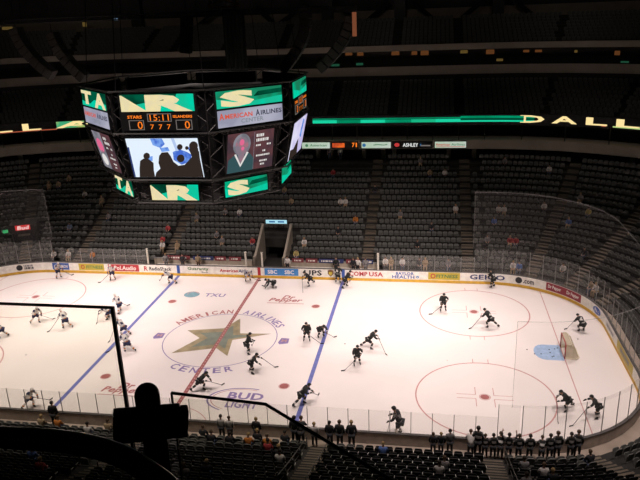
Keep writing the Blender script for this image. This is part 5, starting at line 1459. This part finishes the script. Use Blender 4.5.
for (p, mt, w, h, lb) in (((-42.8, 44.0, 24.1), YELL, 1.6, .4, 'dim yellow lamp high at the far left'), ((-33.0, 47.7, 24.2), YELL, .6, .6, 'dim yellow lamp high left of the scoreboard'), ((-28.5, 48.6, 24.75), BLUL, .5, .25, 'pale lamp high above the scoreboard'), ((33.7, 44.2, 20.8), BLUL, .35, .4, 'small blue white lamp on the upper fascia at the right')):
    t = thing('wall_lamp', lb, 'lamp', p, 0)
    m = MB(); m.box((0, 0, 0), (w, 0.08, h)); m.obj('lamp_shade', mt, t); m = MB(); m.box((0, 0.1, 0), (w * .5, .12, h * .5)); m.obj('bracket', BLACK, t)

t = thing('lighting_truss', 'long dark lighting truss crossing high in front of the upper seats', 'truss', (0, 2, 24.85))
m = MB()
A, B = V((-24, 0, 0)), V((11.2, 0, 0.05))
for dy, dz in ((-.2, -.12), (.2, -.12), (0, .16)): m.tube([A + V((0, dy, dz)), B + V((0, dy, dz))], 0.045, 6)
m.obj('chords', BLACK, t)
m = MB()
for i in range(70):
    x = -24 + i * 0.5
    m.bar(V((x, -.2, -.12)), V((x + .25, 0, .16)), 0.03); m.bar(V((x + .25, 0, .16)), V((x + .5, .2, -.12)), 0.03)
m.obj('lacing', BLACK, t)
m = MB(); m.box((9.6, 0, 0.0), (3.4, 0.7, 0.42)); m.obj('end_platform', pm('platform_dark', (0.03, 0.028, 0.026), 0.7), t)
m = MB()
for x in (-22, -14, -6, 2, 10): m.tube([(x, 0, 0.1), (x, 0, 11)], 0.025, 5)
m.obj('hanger_cable', BLACK, t)
t = thing('hanging_banner', 'narrow orange vertical banner hanging under the truss end', 'banner', (11.15, 2.0, 24.45))
m = MB(); m.box((0, 0, -0.55), (0.30, 0.05, 1.75)); m.obj('cloth', em('orange_banner_glow', (0.17, 0.055, 0.025), 1.0), t)  # cloth is no lamp; a faint glow is put into its colour
m = MB(); m.tube([(-.2, 0, .34), (.2, 0, .34)], 0.03, 6); m.obj('rod', BLACK, t)
t = thing('rigging_frame', 'dull yellow triangular rigging frame above the scoreboard', 'rigging', (2.3, 0.5, 25.2))
m = MB()
for a, b in (((-1.1, 0, 0.1), (-.5, 0, 1.6)), ((1.1, 0, 0.1), (.5, 0, 1.6)), ((-1.1, 0, .1), (1.1, 0, .1)), ((-.7, 0, .9), (.9, 0, .25)), ((.7, 0, .9), (-.9, 0, .25)), ((-.5, 0, 1.6), (.5, 0, 1.6))): m.bar(V(a), V(b), 0.10)
m.obj('frame', pm('rigging_yellow', (0.20, 0.115, 0.03), 0.6), t)
m = MB(); m.tube([(-.5, 0, 1.6), (-.5, 0, 11)], 0.03, 5); m.tube([(.5, 0, 1.6), (.5, 0, 11)], 0.03, 5); m.obj('chain', BLACK, t)
def line_array(p0, pts, w, label):
    """curved hanging column of loudspeaker boxes along pts (x, z)"""
    t = thing('loudspeaker_array', label, 'loudspeakers', (p0[0], p0[1], p0[2]))
    for i in range(len(pts) - 1):
        a, b = V((pts[i][0] - p0[0], 0, pts[i][1] - p0[2])), V((pts[i + 1][0] - p0[0], 0, pts[i + 1][1] - p0[2]))
        d = b - a; M = Matrix.Rotation(-math.atan2(d.z, d.x), 3, 'Y')
        m = MB(); m.box((a + b) / 2, (d.length * 0.94, w, 0.8), M); o = m.obj('speaker_box', pm('speaker_shell', (0.035, 0.032, 0.03), 0.6), t, bevel=0.03)
        m = MB(); m.box((a + b) / 2 + M @ V((0, -w / 2 - 0.015, 0)), (d.length * 0.8, 0.02, 0.66), M); m.obj('grille', pm('speaker_grille', (0.075, 0.068, 0.06), 0.7, 0, 0.3, 30), o)
    m = MB(); m.tube([(0, 0, 0), (0, 0, 36 - p0[2])], 0.03, 5); m.obj('hanger_cable', BLACK, t)
def curve(p, n):
    out = []
    for i in range(n + 1):
        s = i / n; a, b, c = p
        out.append(((1 - s) ** 2 * a[0] + 2 * s * (1 - s) * b[0] + s * s * c[0], (1 - s) ** 2 * a[1] + 2 * s * (1 - s) * b[1] + s * s * c[1]))
    return out
line_array((-15.9, 4, 24.4), curve([(-15.9, 24.4), (-15.6, 22.4), (-13.3, 20.7)], 8), 0.9, 'curved dark loudspeaker column at the far left')
line_array((-12.9, 4, 23.9), curve([(-12.9, 23.9), (-12.4, 22.0), (-10.6, 20.4)], 8), 0.9, 'curved dark loudspeaker column second from the left')
line_array((7.0, 5, 25.2), curve([(7.0, 25.2), (7.8, 23.2), (5.2, 20.6)], 9), 1.1, 'curved dark loudspeaker column above the right half of the scoreboard')
line_array((10.7, 4, 24.4), curve([(10.7, 24.4), (10.4, 22.4), (8.2, 20.7)], 8), 1.1, 'curved dark loudspeaker column right of the scoreboard')
line_array((-2.45, 6, 24.8), [(-2.45, 24.8), (-2.5, 24.1), (-2.6, 23.4), (-2.7, 22.7), (-2.8, 22.0)], 0.8, 'straight short loudspeaker column above the scoreboard')
t = thing('hanging_curtain', 'tall black curtain panel hanging behind the scoreboard', 'curtain', (0.3, 9.5, 24.9))
m = MB()
pts = [(-0.95 + i * 0.1, 0.08 * math.sin(i * 1.9)) for i in range(20)]
for i in range(19):
    (x0, y0), (x1, y1) = pts[i], pts[i + 1]; m.add([(x0, y0, -5.0), (x1, y1, -5.0), (x1, y1, 0.3), (x0, y0, 0.3), (x0, y0 + .02, -5.0), (x1, y1 + .02, -5.0), (x1, y1 + .02, 0.3), (x0, y0 + .02, 0.3)], [(0, 1, 2, 3), (7, 6, 5, 4)])
m.obj('cloth', pm('curtain_black', (0.010, 0.010, 0.010), 0.9), t)
m = MB(); m.tube([(-1, 0, .32), (1, 0, .32)], .04, 6); m.tube([(0, 0, .32), (0, 0, 11)], .02, 5); m.obj('hanging_rod', BLACK, t)

# ================================================================== UPPER DECK RAILINGS CLOSE TO THE VIEW
m = MB(); m.box((15.5, -46.4, 21.75), (16, 6.0, 0.3)); m.box((15.5, -46.2, 22.0), (16, 2.6, 0.5)); m.box((15.5, -47.3, 22.45), (16, 2.8, 0.9))
o = m.obj('deck_slab', CONC); tag(o, kind='structure')
# tall glass guard on the left
t = thing('guard_rail', 'tall glass guard with black frame in the left foreground', 'guard rail', (14.1, -43.5, 21.9))
m = MB(); m.tube([(-3.0, 0, 1.34), (0.76, 0, 1.34)], 0.0095, 8); m.obj('top_rail', RAILB, t)
m = MB(); m.box((0.76, 0, 0.66), (0.018, 0.02, 1.37)); m.obj('end_post', RAILB, t)
m = MB(); m.box((-1.12, 0, 0.67), (3.74, 0.010, 1.32)); m.obj('glass', GUARD, t)
t = thing('guard_rail', 'lower glass guard with black top rail sloping away to the right in the foreground', 'guard rail', (15.13, -43.45, 21.9))
pts = [V((0, 0, .77)), V((.59, -.06, .77)), V((1.01, -.38, .77)), V((1.34, -.63, .77)), V((1.8, -.98, .77))]
m = MB(); m.tube(pts, 0.0095, 8); m.obj('top_rail', RAILB, t)
m = MB(); m.box((0, 0, 0.385), (0.010, 0.014, 0.77)); m.obj('end_post', RAILB, t)
m = MB()
for i in range(4):
    a, b = pts[i], pts[i + 1]; d = (b - a).normalized(); n = V((-d.y, d.x, 0)) * 0.005
    m.add([a - n - V((0, 0, .77)), b - n - V((0, 0, .77)), b - n, a - n, a + n - V((0, 0, .77)), b + n - V((0, 0, .77)), b + n, a + n], [(0, 1, 2, 3), (7, 6, 5, 4)])
m.obj('glass', GUARD, t)
# box with a dome on a post
t = thing('camera_housing', 'black box with a rounded dome on a post in the foreground', 'equipment', (15.2, -43.9, 21.9), 0.47)
m = MB(); m.box((0.0, 0, 0.862), (0.385, 0.07, 0.165), Matrix.Rotation(0.13, 3, 'Y')); m.obj('housing', RAILB, t, bevel=0.008)
m = MB(); m.box((-0.01, 0.0, 0.952), (0.34, 0.05, 0.03), Matrix.Rotation(0.13, 3, 'Y')); m.obj('top_ledge', RAILB, t, bevel=0.008)
m = MB(); m.tube([(0.0, 0, 0.90), (0.0, 0, 1.045)], 0.064, 20); m.ball((0.0, 0, 1.04), 0.064, 20, 0, (1, 1, 1.0), 0.0); m.obj('dome', pm('dome_black', (0.012, 0.012, 0.013), 0.25), t, smooth=True)
m = MB(); m.box((0.01, 0, 0.39), (0.125, 0.07, 0.80)); m.obj('post', RAILB, t, bevel=0.006)
m = MB(); m.box((0.01, 0, 0.012), (0.28, 0.22, 0.024)); m.obj('base_plate', RAILB, t)
# thick bent handrail
t = thing('handrail', 'thick black bent handrail sweeping across the bottom left foreground', 'handrail', (15.0, -44.6, 21.9))
pts = [V((-2.2, 0, 1.25)), V((-.6, 0, 1.255)), V((-.13, 0, 1.25)), V((.08, 0, 1.255)), V((.27, 0, 1.24)), V((.41, 0, 1.20)), V((.49, 0, 1.15)), V((.60, 0, 1.06)), V((.75, -.03, .88)), V((.85, -.05, .45)), V((.87, -.05, 0.0))]
sm = []
for i in range(len(pts) - 1):
    p0, p1, p2, p3 = pts[max(i - 1, 0)], pts[i], pts[i + 1], pts[min(i + 2, len(pts) - 1)]
    for s in (0, .25, .5, .75):
        sm.append(0.5 * ((2 * p1) + (p2 - p0) * s + (2 * p0 - 5 * p1 + 4 * p2 - p3) * s * s + (3 * p1 - p0 - 3 * p2 + p3) * s ** 3))
sm.append(pts[-1])
m = MB(); m.tube(sm, 0.046, 16); m.obj('rail', pm('handrail_black', (0.012, 0.012, 0.012), 0.28, 0, 0.1), t, smooth=True)
m = MB(); m.tube([(-1.6, 0, 0), (-1.6, 0, 1.22)], 0.03, 10); m.obj('post', RAILB, t)
m = MB(); m.box((.87, -.05, .012), (.16, .16, .024)); m.box((-1.6, 0, .012), (.16, .16, .024)); m.obj('foot_plate', RAILB, t)
